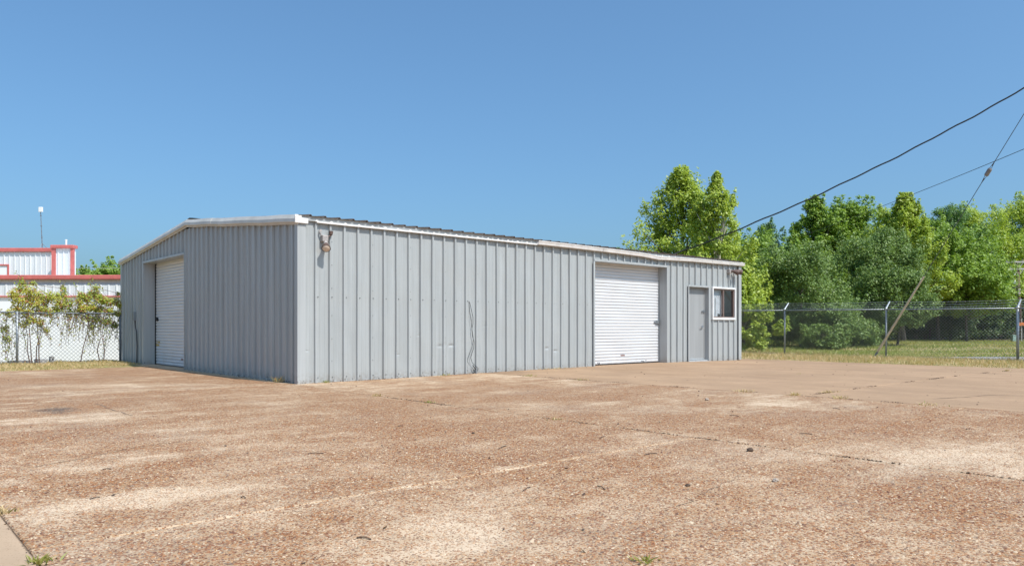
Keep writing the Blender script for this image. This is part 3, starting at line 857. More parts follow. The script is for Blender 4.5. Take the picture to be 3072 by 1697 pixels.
# window
win = MB()
for (a, b, c, d) in ((WIN[0] - 0.04, WIN[1] + 0.04, WIN[3] - 0.02, WIN[3] + 0.035), (WIN[0] - 0.04, WIN[1] + 0.04, WIN[2] - 0.04, WIN[2] + 0.03),
                     (WIN[0] - 0.04, WIN[0] + 0.015, WIN[2] + 0.03, WIN[3] - 0.02), (WIN[1] - 0.015, WIN[1] + 0.04, WIN[2] + 0.03, WIN[3] - 0.02)):
    boxmap(win, long_map, a, b, -0.06, 0.060, c, d)
wo_ = win.build('window', 'window_trim', bld, bevel=0.006); wo_['label'] = 'small sliding window with white trim and blinds'
m = MB()
wm = 0.5 * (WIN[0] + WIN[1])
for (a, b, c, d, o) in ((WIN[0] + 0.015, WIN[1] - 0.015, 2.24, 2.28, 0.030), (WIN[0] + 0.015, WIN[1] - 0.015, 1.375, 1.41, 0.030), (WIN[0] + 0.015, WIN[0] + 0.05, 1.41, 2.24, 0.030),
                     (WIN[1] - 0.05, WIN[1] - 0.015, 1.41, 2.24, 0.030), (wm - 0.025, wm + 0.025, 1.41, 2.24, 0.036)):
    boxmap(m, long_map, a, b, -0.05, o - 0.01, c, d)
m.build('sash', 'window_alu', wo_)
for (a, b) in ((WIN[0] + 0.05, wm - 0.025), (wm + 0.025, WIN[1] - 0.05)):
    MB().quad((a, 0.02, 1.41), (b, 0.02, 1.41), (b, 0.02, 2.24), (a, 0.02, 2.24)).build('pane', 'glass', wo_)
m = MB()
for k in range(30):
    z = 1.41 + k * 0.0285
    x1 = wm + 0.20 + random.uniform(-.01, .01)
    m.quad((WIN[0] + 0.05, 0.085, z), (x1, 0.085, z), (x1, 0.097, z + 0.0245), (WIN[0] + 0.05, 0.097, z + 0.0245))
m.box(WIN[0] + 0.05, wm + 0.22, 0.08, 0.11, 2.245, 2.275)
m.build('blind', 'blind', wo_)
m = MB().box(WIN[0] + 0.30, WIN[0] + 0.315, 0.065, 0.078, 1.42, 2.0); m.build('blind_wand', 'interior', wo_)
m = MB().box(WIN[0] + .45, WIN[0] + .56, 0.05, 0.078, 1.41, 1.50); m.build('sill_box', 'grey_cable', wo_)
# room behind the window
m = MB()
m.quad((12.4, 2.6, 0.1), (15.2, 2.6, 0.1), (15.2, 2.6, 2.7), (12.4, 2.6, 2.7)); m.quad((12.4, 0.17, 0.1), (12.4, 2.6, 0.1), (12.4, 2.6, 2.7), (12.4, 0.17, 2.7))
m.quad((15.2, 0.06, 0.1), (15.2, 2.6, 0.1), (15.2, 2.6, 2.7), (15.2, 0.06, 2.7)); m.quad((12.4, 0.06, 2.7), (15.2, 0.06, 2.7), (15.2, 2.6, 2.7), (12.4, 2.6, 2.7)); m.quad((12.4, 0.17, 0.1), (15.2, 0.17, 0.1), (15.2, 2.6, 0.1), (12.4, 2.6, 0.1))
m.build('office_lining', 'interior', bld)
# a curtain-like dark panel edge and floor slab inside
m = MB().box(0.06, LX - 0.06, 0.34, LY - 0.06, -0.09, 0.0); m.build('floor_slab', 'concrete', bld)
# weatherhead where the service drop lands
m = MB().tube([(14.95, 2.35, 3.30), (14.95, 2.35, 3.56), (14.99, 2.32, 3.59)], 0.03, 8); m.build('weatherhead', 'galv', bld)

# ------------------------------------------------------------------ flood lights, cable, electrical box
fl = thing('flood_light', 'rusty twin-socket flood light high by the near corner', 'flood light', (0.58, -0.03, 2.60), 'flood lights on the wall')
m = MB().tube([(0.545, -0.035, 2.865), (0.53, -0.05, 2.83), (0.565, -0.06, 2.76)], 0.014, 6); m.box(0.53, 0.575, -0.045, -0.028, 2.84, 2.885); m.build('bracket', 'lamp_grey', fl)
m = MB().box(0.56, 0.685, -0.115, 0.0, 2.645, 2.77); m.build('junction_box', 'lamp_grey', fl, bevel=0.015)
m = MB().tube([(0.675, -0.07, 2.75), (0.735, -0.08, 2.765), (0.75, -0.08, 2.79)], 0.015, 8); m.build('arm', 'lamp_brown', fl)
m = MB().tube([(0.75, -0.08, 2.775), (0.75, -0.08, 2.80), (0.753, -0.083, 2.86)], [0.02, 0.036, 0.040], 12); m.build('empty_socket', 'lamp_brown', fl)
m = MB().tube([(0.62, -0.07, 2.66), (0.63, -0.11, 2.61), (0.625, -0.13, 2.575)], [0.03, 0.045, 0.04], 10); m.build('swivel', 'lamp_grey', fl)
m = MB().tube([(0.63, -0.12, 2.60), (0.612, -0.15, 2.57), (0.595, -0.185, 2.535), (0.578, -0.215, 2.50)], [0.038, 0.050, 0.078, 0.088], 16, False); m.build('lamp_housing', 'lamp_brown', fl, True)
m = MB().tube([(0.585, -0.205, 2.512), (0.576, -0.222, 2.494), (0.572, -0.228, 2.487)], [0.080, 0.070, 0.02], 16); m.build('lens', 'lamp_lens', fl, True)

fl.location.x -= 0.125; fl.location.z += 0.075
f2 = thing('flood_light', 'weathered twin flood light under the gutter at the far end', 'flood light', (14.86, -0.03, 2.85), 'flood lights on the wall')
m = MB().box(14.74, 14.88, -0.115, 0.0, 2.80, 2.93); m.build('junction_box', 'lamp_grey', f2, bevel=0.015)
for (dx, dz) in ((0.0, 0.0), (0.19, 0.02)):
    m = MB().tube([(14.83 + dx, -0.10, 2.88 + dz), (14.88 + dx, -0.16, 2.865 + dz), (14.95 + dx, -0.24, 2.83 + dz), (14.99 + dx, -0.275, 2.815 + dz)], [0.03, 0.045, 0.082, 0.085], 14, False); m.build('lamp_housing', 'lamp_brown', f2, True)
    m = MB().tube([(14.97 + dx, -0.262, 2.82 + dz), (14.985 + dx, -0.28, 2.815 + dz)], [0.078, 0.05], 14); m.build('lens', 'lamp_lens', f2, True)
m = MB().tube([(14.80, -0.11, 2.82), (14.79, -0.12, 2.74), (14.785, -0.10, 2.62)], 0.007, 6); m.build('dangling_wire', 'lamp_grey', f2)

f2.location.x -= 0.17; f2.location.z -= 0.01
cb = thing('loose_cable', 'thin dark cable dangling from the sunlit wall to a pipe stub', 'cable', (4.15, -0.04, 0.0))
m = MB().tube([(4.09, -0.005, 1.655), (4.10, -0.03, 1.62), (4.135, -0.045, 1.45), (4.175, -0.05, 1.30), (4.172, -0.05, 1.15), (4.14, -0.05, 1.02), (4.165, -0.05, 0.86), (4.20, -0.055, 0.74), (4.19, -0.055, 0.60),
                (4.15, -0.05, 0.50), (4.11, -0.05, 0.38), (4.15, -0.055, 0.27), (4.25, -0.06, 0.19), (4.32, -0.06, 0.14), (4.31, -0.055, 0.08)], 0.0052, 6); m.build('wire', 'black_cable', cb)
m = MB().tube([(4.092, -0.005, 1.65), (4.105, -0.025, 1.40), (4.135, -0.045, 1.15), (4.15, -0.05, 1.0), (4.18, -0.055, 0.82), (4.16, -0.05, 0.66), (4.10, -0.05, 0.52), (4.03, -0.045, 0.36), (4.02, -0.045, 0.30), (4.07, -0.05, 0.22)], 0.0042, 6); m.build('wire', 'black_cable', cb)
m = MB().tube([(4.25, -0.07, 0.0), (4.25, -0.07, 0.17)], 0.014, 8); m.build('pipe_stub', 'galv', cb)
m = MB().tube([(4.16, -0.06, 0.22), (4.19, -0.07, 0.17), (4.23, -0.07, 0.12), (4.17, -0.07, 0.10), (4.21, -0.07, 0.06), (4.15, -0.06, 0.03)], 0.009, 6); m.build('tangle', 'black_cable', cb)

eb = thing('electrical_box', 'small grey outlet box with conduit beside the gable door', 'electrical box', (-0.06, 10.68, 0.0))
m = MB().box(-0.115, -0.033, 10.60, 10.74, 1.27, 1.53); m.build('box', 'galv', eb, bevel=0.01)
m = MB().tube([(-0.05, 10.67, 1.27), (-0.05, 10.66, 1.15), (-0.055, 10.52, 0.95), (-0.05, 10.47, 0.5), (-0.05, 10.50, 0.1), (-0.05, 10.55, -0.03)], 0.016, 8); m.build('conduit', 'grey_cable', eb)

# ------------------------------------------------------------------ white building with red trim (left, behind the fence)
WB = CAM * np.array([1, 1, 0])
def wbmap(x, depth, z): return WB + RT * x + FW * depth + np.array([0, 0, z])
WROT = -YAW
def wb_box(m, x0, x1, d0, d1, z0, z1):
    P = [wbmap(x, d, z) for z in (z0, z1) for (x, d) in ((x0, d0), (x1, d0), (x1, d1), (x0, d1))]
    i = len(m.v); m.v += [tuple(p) for p in P]
    for f in ((0, 3, 2, 1), (4, 5, 6, 7), (0, 1, 5, 4), (1, 2, 6, 5), (2, 3, 7, 6), (3, 0, 4, 7)): m.f.append(tuple(i + k for k in f))
    return m
wb = thing('white_building', 'white ribbed steel building with faded red trim behind the vines', 'building', wbmap(-18, 29, -0.45))
D0, D1 = 28.8, 43.5
x_of = lambda u, d: (u - 1536) / F * d
xl, xr = -27.0, x_of(520, D0)
zt_low = 1.072 + (HOR - 825) / F * D0; zb_low = 1.072 + (HOR - 838.5) / F * D0; zline = 1.072 + (HOR - 887) / F * D0
wb_box(MB(), xl, xr, D0, D1 + 9, -0.5, zline - 0.01).build('masonry_wall', 'white_masonry', wb)
ribbed_wall(wb, lambda s, o, z: wbmap(xl + s, D0 - 0.02 - o, z), xr - xl, zline, lambda s: zb_low + 0.02, 0.13, [], 'white_sheet', zs=4, wav=0.001)
wb_box(MB(), xl, xr + 0.02, D0 - 0.075, D0, zline - 0.045, zline).build('red_band', 'red_trim', wb)
wb_box(MB(), xl, xr + 0.1, D0 - 0.14, D0 + 0.1, zb_low, zt_low).build('parapet_trim', 'red_trim', wb, bevel=0.03)
wb_box(MB(), xl, xr, D0 + 0.1, D1, zline, zt_low - 0.06).build('low_roof', 'white_sheet', wb)
# upper storey and its projecting bay
zu = 1.072 + (HOR - 745) / F * D1; zub = 1.072 + (HOR - 750.5) / F * D1 - 0.06
xt0, xt1 = x_of(157, D1 - 1.0), x_of(220, D1 - 1.0)
ribbed_wall(wb, lambda s, o, z: wbmap(-38 + s, D1 - o, z), xt0 + 38, zt_low - 0.1, lambda s: zub + 0.03, 0.1, [], 'white_sheet', zs=4, wav=0.001)
wb_box(MB(), -38, xt0, D1 - 0.14, D1 + 0.3, zub - 0.04, zu + 0.02).build('upper_trim', 'red_trim', wb, bevel=0.03)
wb_box(MB(), -38, xt0, D1 + 0.02, D1 + 0.25, zt_low - 0.1, zub - 0.05).build('upper_block', 'white_masonry', wb)
ztow = 1.072 + (HOR - 736.5) / F * (D1 - 1.0); ztb = 1.072 + (HOR - 745) / F * (D1 - 1.0)
wb_box(MB(), xt0 + 0.03, xt1 - 0.03, D1 - 0.96, D1 - 0.70, zt_low - 0.1, ztb).build('bay_wall', 'white_sheet', wb)
ribbed_wall(wb, lambda s, o, z: wbmap(xt0 + 0.03 + s, D1 - 0.97 - o, z), xt1 - xt0 - 0.06, zt_low - 0.1, lambda s: ztb + 0.02, 0.30, [], 'white_sheet', zs=4, wav=0.001)
wb_box(MB(), xt0 - 0.02, xt0 + 0.19, D1 - 1.05, D1 - 0.9, zt_low - 0.1, ztb).build('bay_corner', 'red_trim', wb)
wb_box(MB(), xt0 - 0.03, xt0 + 0.03, D1 - 0.9, D1 - 0.02, zt_low - 0.1, ztb).build('bay_side', 'red_trim', wb)
wb_box(MB(), xt1 - 0.14, xt1 + 0.02, D1 - 1.05, D1 - 0.9, zt_low - 0.1, ztb).build('bay_corner', 'red_trim', wb)
wb_box(MB(), xt0 - 0.06, xt1 + 0.07, D1 - 1.12, D1 - 0.66, ztb, ztow + 0.03).build('bay_cap', 'red_trim', wb, bevel=0.03)
# red framed opening on the upper wall
zo = 1.072 + (HOR - 793) / F * D1; xo = x_of(29, D1)
m = MB(); wb_box(m, xo - 3.0, xo, D1 - 0.10, D1, zo - 0.08, zo); wb_box(m, xo - 0.08, xo, D1 - 0.10, D1, zt_low - 0.1, zo - 0.08); wo2 = m.build('opening_frame', 'red_trim', wb)
wb_box(MB(), xo - 3.0, xo - 0.08, D1 - 0.05, D1 + 0.01, zt_low - 0.1, zo - 0.08).build('opening_panel', 'white_masonry', wo2)
# vent pipe and antenna on the roof
vx = x_of(198.5, D1 - 0.85); vb = wbmap(vx, D1 - 0.85, ztow + 0.02)
vp = thing('vent_pipe', 'short white vent pipe on the red capped bay roof', 'pipe', vb)
MB().tube([vb, vb + np.array([0, 0, 0.32])], 0.05, 10).build('pipe', 'white_plastic', vp)
MB().tube([vb + np.array([0, 0, 0.27]), vb + np.array([0, 0, 0.34])], 0.06, 10).build('collar', 'white_plastic', vp)
ab = wbmap(x_of(127, D1 + 0.1), D1 + 0.1, zu + 0.02)
an = thing('antenna_mast', 'thin leaning mast with a white antenna panel on the rooftop', 'antenna', ab)
topp = wbmap(x_of(122.0, D1 + 0.1), D1 + 0.1, 1.072 + (HOR - 636) / F * (D1 + 0.1))
MB().tube([ab, ab * 0.75 + topp * 0.25, ab * 0.5 + topp * 0.5, topp], [0.03, 0.026, 0.024, 0.02], 8).build('mast', 'steel_old', an)
for q in (0.3, 0.62, 0.9):
    c = ab * (1 - q) + topp * q
    MB().tube([c - np.array([0, 0, 0.03]), c + np.array([0, 0, 0.03])], 0.04, 8).build('clamp', 'steel_old', an)
for dx in (-0.09, 0.32):
    MB().tube([ab * 0.86 + topp * 0.14, ab + RT * dx - FW * 0.1], 0.014, 6).build('leg', 'galv_bright' if dx < 0 else 'steel_old', an)
pm = MB(); c = topp + np.array([0, 0, 0.14]) + RT * 0.03
P = [c + RT * x + FW * d + np.array([0, 0, z]) for z in (-0.145, 0.145) for (x, d) in ((-0.12, -0.08), (0.12, -0.08), (0.12, 0.0), (-0.12, 0.0))]
pm.v += [tuple(p) for p in P]; pm.f += [(0, 3, 2, 1), (4, 5, 6, 7), (0, 1, 5, 4), (1, 2, 6, 5), (2, 3, 7, 6), (3, 0, 4, 7)]
pm.build('antenna_panel', 'white_plastic', an, bevel=0.02)

# ------------------------------------------------------------------ chain-link fences
def chain_mesh(p0, p1, z0a, z0b, z1a, z1b, name, mat, parent, pitch=0.085, r=0.0035):
    p0 = np.array(p0, float); p1 = np.array(p1, float); L = np.linalg.norm(p1 - p0); d = (p1 - p0) / L
    nrm = np.array((-d[1], d[0]))
    H = 0.5 * ((z1a - z0a) + (z1b - z0b)); m = MB()
    def P(s, t, off):
        q = p0 + d * s + nrm * off; f = s / L
        lo = z0a + (z0b - z0a) * f; hi = z1a + (z1b - z1a) * f
        return (q[0], q[1], lo + (hi - lo) * t / H)
    k = -int(H / pitch) - 1
    while k * pitch < L:
        for sg in (1, -1):
            s0 = k * pitch if sg == 1 else k * pitch + H
            # line s = s0 + sg*t ; clip to 0..L
            t0, t1 = 0.0, H
            if sg == 1: t0 = max(t0, -s0); t1 = min(t1, L - s0)
            else: t1 = min(t1, s0); t0 = max(t0, s0 - L)
            if t1 - t0 > 0.02:
                m.tube([P(s0 + sg * t0, t0, sg * r * 0.9), P(s0 + sg * t1, t1, sg * r * 0.9)], r, 3, False)
        k += 1
    return stuff(m.build(name, mat, parent))

FX = 21.5
rf = thing('chain_link_fence', 'galvanised chain-link fence topped with barbed wire in front of the trees', 'fence', (FX, -2.14, -0.05))
posts = [13.6, 9.65, 5.70, 1.75, -2.14, -6.18, -10.2, -14.2]
def fz(y): return float(gh(FX, y))
RAIL = 1.715
def railz(y): return float(np.interp(y, [-14.2, -6.18, -2.14, 1.75, 14], [1.66, 1.675, 1.710, 1.748, 1.80]))
for i, y in enumerate(posts):
    big = abs(y + 6.18) < 0.1
    r = 0.042 if big else 0.031
    p = MB().tube([(FX, y, fz(y) - 0.1), (FX, y, railz(y) + 0.03)], r, 10).build('post', 'galv', rf, True)
    MB().tube([(FX, y, railz(y) + 0.0), (FX, y, railz(y) + 0.06)], r + 0.012, 10).build('post_cap', 'galv_bright', p, True)
    m = MB().tube([(FX + 0.01, y, railz(y) + 0.05), (FX + 0.27, y - 0.02, railz(y) + 0.29)], [0.03, 0.022], 6); m.build('barb_arm', 'galv_bright', p)
for (a, b) in zip(posts[:-1], posts[1:]):
    MB().tube([(FX, a, railz(a)), (FX, b, railz(b))], 0.023, 8).build('top_rail', 'galv', rf, True)
    chain_mesh((FX - 0.034, a), (FX - 0.034, b), fz(a) + 0.01, fz(b) + 0.01, railz(a) + 0.02, railz(b) + 0.02, 'chain_link_mesh', 'mesh_wire', rf, 0.105, 0.0036)
    MB().tube([(FX - 0.02, a, fz(a) + 0.08), (FX - 0.02, b, fz(b) + 0.08)], 0.004, 4).build('tension_wire', 'mesh_wire', rf)
for q in (0.25, 0.6, 0.95):
    m = MB(); pts = []
    for (a, b) in zip(posts[:-1], posts[1:]):
        for t in np.linspace(0, 1, 13)[:-1]:
            y = a + (b - a) * t
            pts.append((FX + 0.01 + 0.26 * q, y, railz(y) + 0.05 + 0.24 * q - 0.03 * 4 * t * (1 - t) + 0.005 * math.sin(y * 7)))
    for sft in (0.0, 0.012):
        m.tube([(p[0], p[1], p[2] + sft * math.sin(i * 1.7)) for i, p in enumerate(pts)], 0.0035, 4, False)
    y = posts[0]
    while y > posts[-1]:
        zz = float(np.interp(-y, [-p[1] for p in pts], [p[2] for p in pts])); xx = FX + 0.01 + 0.26 * q
        for s in range(2):
            dv = np.array([random.uniform(-1, 1), random.uniform(-.4, .4), random.uniform(-1, 1)]); dv *= 0.022 / np.linalg.norm(dv)
            m.tube([np.array((xx, y, zz)) - dv, np.array((xx, y, zz)) + dv], 0.003, 3, False)
        y -= 0.13
    m.build('barbed_wire', 'mesh_wire', rf)
# twisted wire ends standing above the rail
m = MB()
y = posts[0]
while y > posts[-1]:
    m.tube([(FX - 0.034, y, railz(y) + 0.01), (FX - 0.034 + random.uniform(-.006, .006), y + random.uniform(-.01, .01), railz(y) + 0.06)], 0.004, 3, False); y -= 0.085
stuff(m.build('wire_ends', 'mesh_wire', rf))

FY = 12.15
lf = thing('chain_link_fence', 'old dark chain-link fence tied to the grey building, overgrown with vines', 'fence', (-2.78, FY, -0.05))
lposts = [-0.09, -2.78, -5.6, -8.4]
for x in lposts:
    MB().tube([(x, FY, -0.2), (x, FY, 1.53)], 0.03 if x > -1 else 0.034, 10).build('post', 'galv' if x < -1 else 'steel_old', lf, True)
for (a, b) in zip(lposts[:-1], lposts[1:]):
    MB().tube([(a, FY, 1.50), (b, FY, 1.485)], 0.021, 8).build('top_rail', 'steel_old', lf, True)
    chain_mesh((a, FY - 0.03), (b, FY - 0.03), -0.03, -0.03, 1.51, 1.50, 'chain_link_mesh', 'mesh_wire_old', lf, 0.112, 0.0044)

# ------------------------------------------------------------------ foliage tools
def leaf_quads(C, N, size, aspect=0.55, rg=rng):
    n = len(C)
    N = N / (np.linalg.norm(N, axis=1, keepdims=True) + 1e-9)
    t = rg.normal(size=(n, 3)); a = np.cross(N, t); a /= np.linalg.norm(a, axis=1, keepdims=True) + 1e-9
    b = np.cross(N, a)
    L = (size * rg.uniform(0.65, 1.25, n))[:, None]
    bend = N * L * rg.uniform(-0.25, 0.1, n)[:, None]
    V = np.empty((n, 4, 3))
    V[:, 0] = C - a * L * 0.5; V[:, 1] = C + b * L * 0.5 * aspect + bend * 0.3; V[:, 2] = C + a * L * 0.5 + bend; V[:, 3] = C - b * L * 0.5 * aspect + bend * 0.3
    return V.reshape(-1, 3), np.arange(n * 4).reshape(n, 4)

def clump_leaves(centers, radii, per, size, rg, flat=0.75, up=0.45, aspect=0.55):
    k = len(centers)
    cnt = np.maximum(4, (per * (radii / np.percentile(radii, 65)) ** 2).astype(int))
    ids = np.repeat(np.arange(k), cnt); n = len(ids)
    d = rg.normal(size=(n, 3)); d /= np.linalg.norm(d, axis=1, keepdims=True)
    r = rg.uniform(0, 1, n) ** 0.5
    off = d * (r * radii[ids])[:, None]; off[:, 2] *= flat
    C = centers[ids] + off
    N = d * 0.40 + np.array([0, 0, up * 0.5]) + sun_dir * 0.75 + rg.normal(size=(n, 3)) * 0.45
    return leaf_quads(C, N, size, aspect, rg)

def tree(name, label, cat, u, depth, vtop, hw, kind, mat, nclump, per, leaf, group, low=0.12, seed=1, trunk_mat='bark', cr=None, base=None, lean=0.0, top_round=0.5):
    rg = np.random.default_rng(seed)
    p = at(u, HOR, depth) if base is None else np.array(base, float)
    x, y = p[0], p[1]; gz = float(gh(x, y))
    H = 1.072 + (HOR - vtop) / F * depth - gz
    root = thing(name, label, cat, (x, y, gz - 0.05), group)
    base_ = np.array([x, y, gz])
    cr = cr if cr is not None else max(0.35, hw * 0.20)
    if kind == 'spire':
        # tiers of upswept branches; radius narrows to the leader
        t = rg.uniform(0, 1, nclump) ** 0.85
        ang = rg.uniform(0, 2 * math.pi, nclump)
        env = np.where(t < 0.18, 0.55 + 0.45 * t / 0.18, np.maximum(0, 1 - (t - 0.18) / 0.82) ** 0.78)
        bumps = 1 + 0.28 * np.sin(ang * 3 + t * 9 + seed) + 0.22 * np.sin(ang * 5 - t * 19)
        rr = hw * env * bumps * np.sqrt(rg.uniform(0.12, 1.0, nclump))
        z = H * (low + (0.985 - low) * t)
        C = np.stack([rr * np.cos(ang), rr * np.sin(ang), z], 1)
        rad = cr * rg.uniform(0.55, 1.2, nclump) * (0.55 + 0.45 * (1 - t))
    elif kind == 'pine':
        t = rg.uniform(0, 1, nclump); ang = rg.uniform(0, 2 * math.pi, nclump)
        lay = np.round(t * 6) / 6
        env = 0.45 + 0.75 * np.sin(math.pi * np.clip(lay * 0.85 + 0.15, 0, 1))
        rr = hw * env * np.sqrt(rg.uniform(0.2, 1, nclump)) * (1 + 0.3 * np.sin(ang * 3 + lay * 20))
        z = H * (low + (0.96 - low) * lay) + rg.normal(size=nclump) * 0.15
        C = np.stack([rr * np.cos(ang), rr * np.sin(ang), z], 1)
        rad = cr * rg.uniform(0.7, 1.2, nclump)
    else:
        # rounded crown made of unequal lobes
        nl = 9 if kind == 'round' else 7
        lobes = []
        zc = H * (0.5 + low * 0.5); hz = H * (1 - low) * 0.5
        for k in range(nl):
            a = 2 * math.pi * k / nl + rg.uniform(-.4, .4); q = rg.uniform(0.35, 0.62)
            zz = zc + hz * rg.uniform(-0.62, 0.42)
            lobes.append((np.array([hw * q * math.cos(a), hw * q * math.sin(a), zz]), hw * rg.uniform(0.36, 0.58), hz * rg.uniform(0.30, 0.5)))
        for k in range(3):
            lobes.append((np.array([hw * rg.uniform(-.3, .3), hw * rg.uniform(-.3, .3), zc + hz * (0.42 + 0.12 * k)]), hw * rg.uniform(0.32, 0.5), hz * (0.45 - 0.12 * k)))
        w = np.array([l[1] ** 2 for l in lobes]); w /= w.sum()
        pick = rg.choice(len(lobes), nclump, p=w)
        d = rg.normal(size=(nclump, 3)); d /= np.linalg.norm(d, axis=1, keepdims=True)
        s = rg.uniform(0.55, 1.05, nclump)
        C = np.array([lobes[i][0] + d[j] * s[j] * np.array([lobes[i][1], lobes[i][1], lobes[i][2]]) for j, i in enumerate(pick)])
        C[:, 2] = np.clip(C[:, 2], H * low * 0.6 + 0.15, H * 1.0)
        rad = cr * rg.uniform(0.55, 1.25, nclump)
    C[:, 0] += lean * (C[:, 2] / H) * hw
    # upright leafy sprigs feather the outline
    rad2 = np.hypot(C[:, 0], C[:, 1]) / hw + C[:, 2] / H
    top = np.argsort(-rad2 + rg.uniform(0, 0.5, len(C)))[:max(8, nclump // 3)]
    exC, exR = [], []
    for j in top:
        L = rad[j] * rg.uniform(0.7, 1.5); dirv = np.array([C[j, 0] / hw * 0.5, C[j, 1] / hw * 0.5, 1.0]) + rg.normal(size=3) * 0.15
        for q, rr_ in ((0.7, 0.50), (1.15, 0.36), (1.5, 0.24)):
            exC.append(C[j] + dirv * L * q); exR.append(rad[j] * rr_)
    C = np.concatenate([C, np.array(exC)]); rad = np.concatenate([rad, np.array(exR)])
    C[:, 2] = np.minimum(C[:, 2], H)
    C = C + base_
    V, Q = clump_leaves(C, rad, per, leaf, rg, 0.8 if kind != 'pine' else 0.45)
    np_mesh('crown', V, Q, mat, root)
    # trunk and limbs
    m = MB()
    th = H * (0.93 if kind in ('spire', 'pine') else 0.72)
    tr = max(0.05, H * 0.014)
    wob = rg.normal(size=2) * 0.12
    tp = [base_ + np.array([wob[0] * math.sin(t * 3), wob[1] * math.sin(t * 4), t * th - (0.1 if t == 0 else 0)]) + np.array([lean * t * th / H * hw, 0, 0]) for t in np.linspace(0, 1, 7)]
    m.tube(tp, [tr * (1.25 - 1.1 * t) for t in np.linspace(0, 1, 7)], 8)
    for j in range(0, nclump, max(1, nclump // 34)):
        c = C[j]; hgt = max(0.1, min(0.92, (c[2] - gz) / th * 0.72))
        i = hgt * 6; k0 = int(i); st = tp[k0] + (tp[min(6, k0 + 1)] - tp[k0]) * (i - k0)
        midp = (st + c) / 2 + np.array([0, 0, -0.12 * np.linalg.norm(c - st) * 0.5])
        m.tube([st, midp, c], [tr * (1.0 - 0.8 * hgt) * 0.6, tr * 0.3, tr * 0.10], 5, False)
    m.build('trunk', trunk_mat, root)
    return root

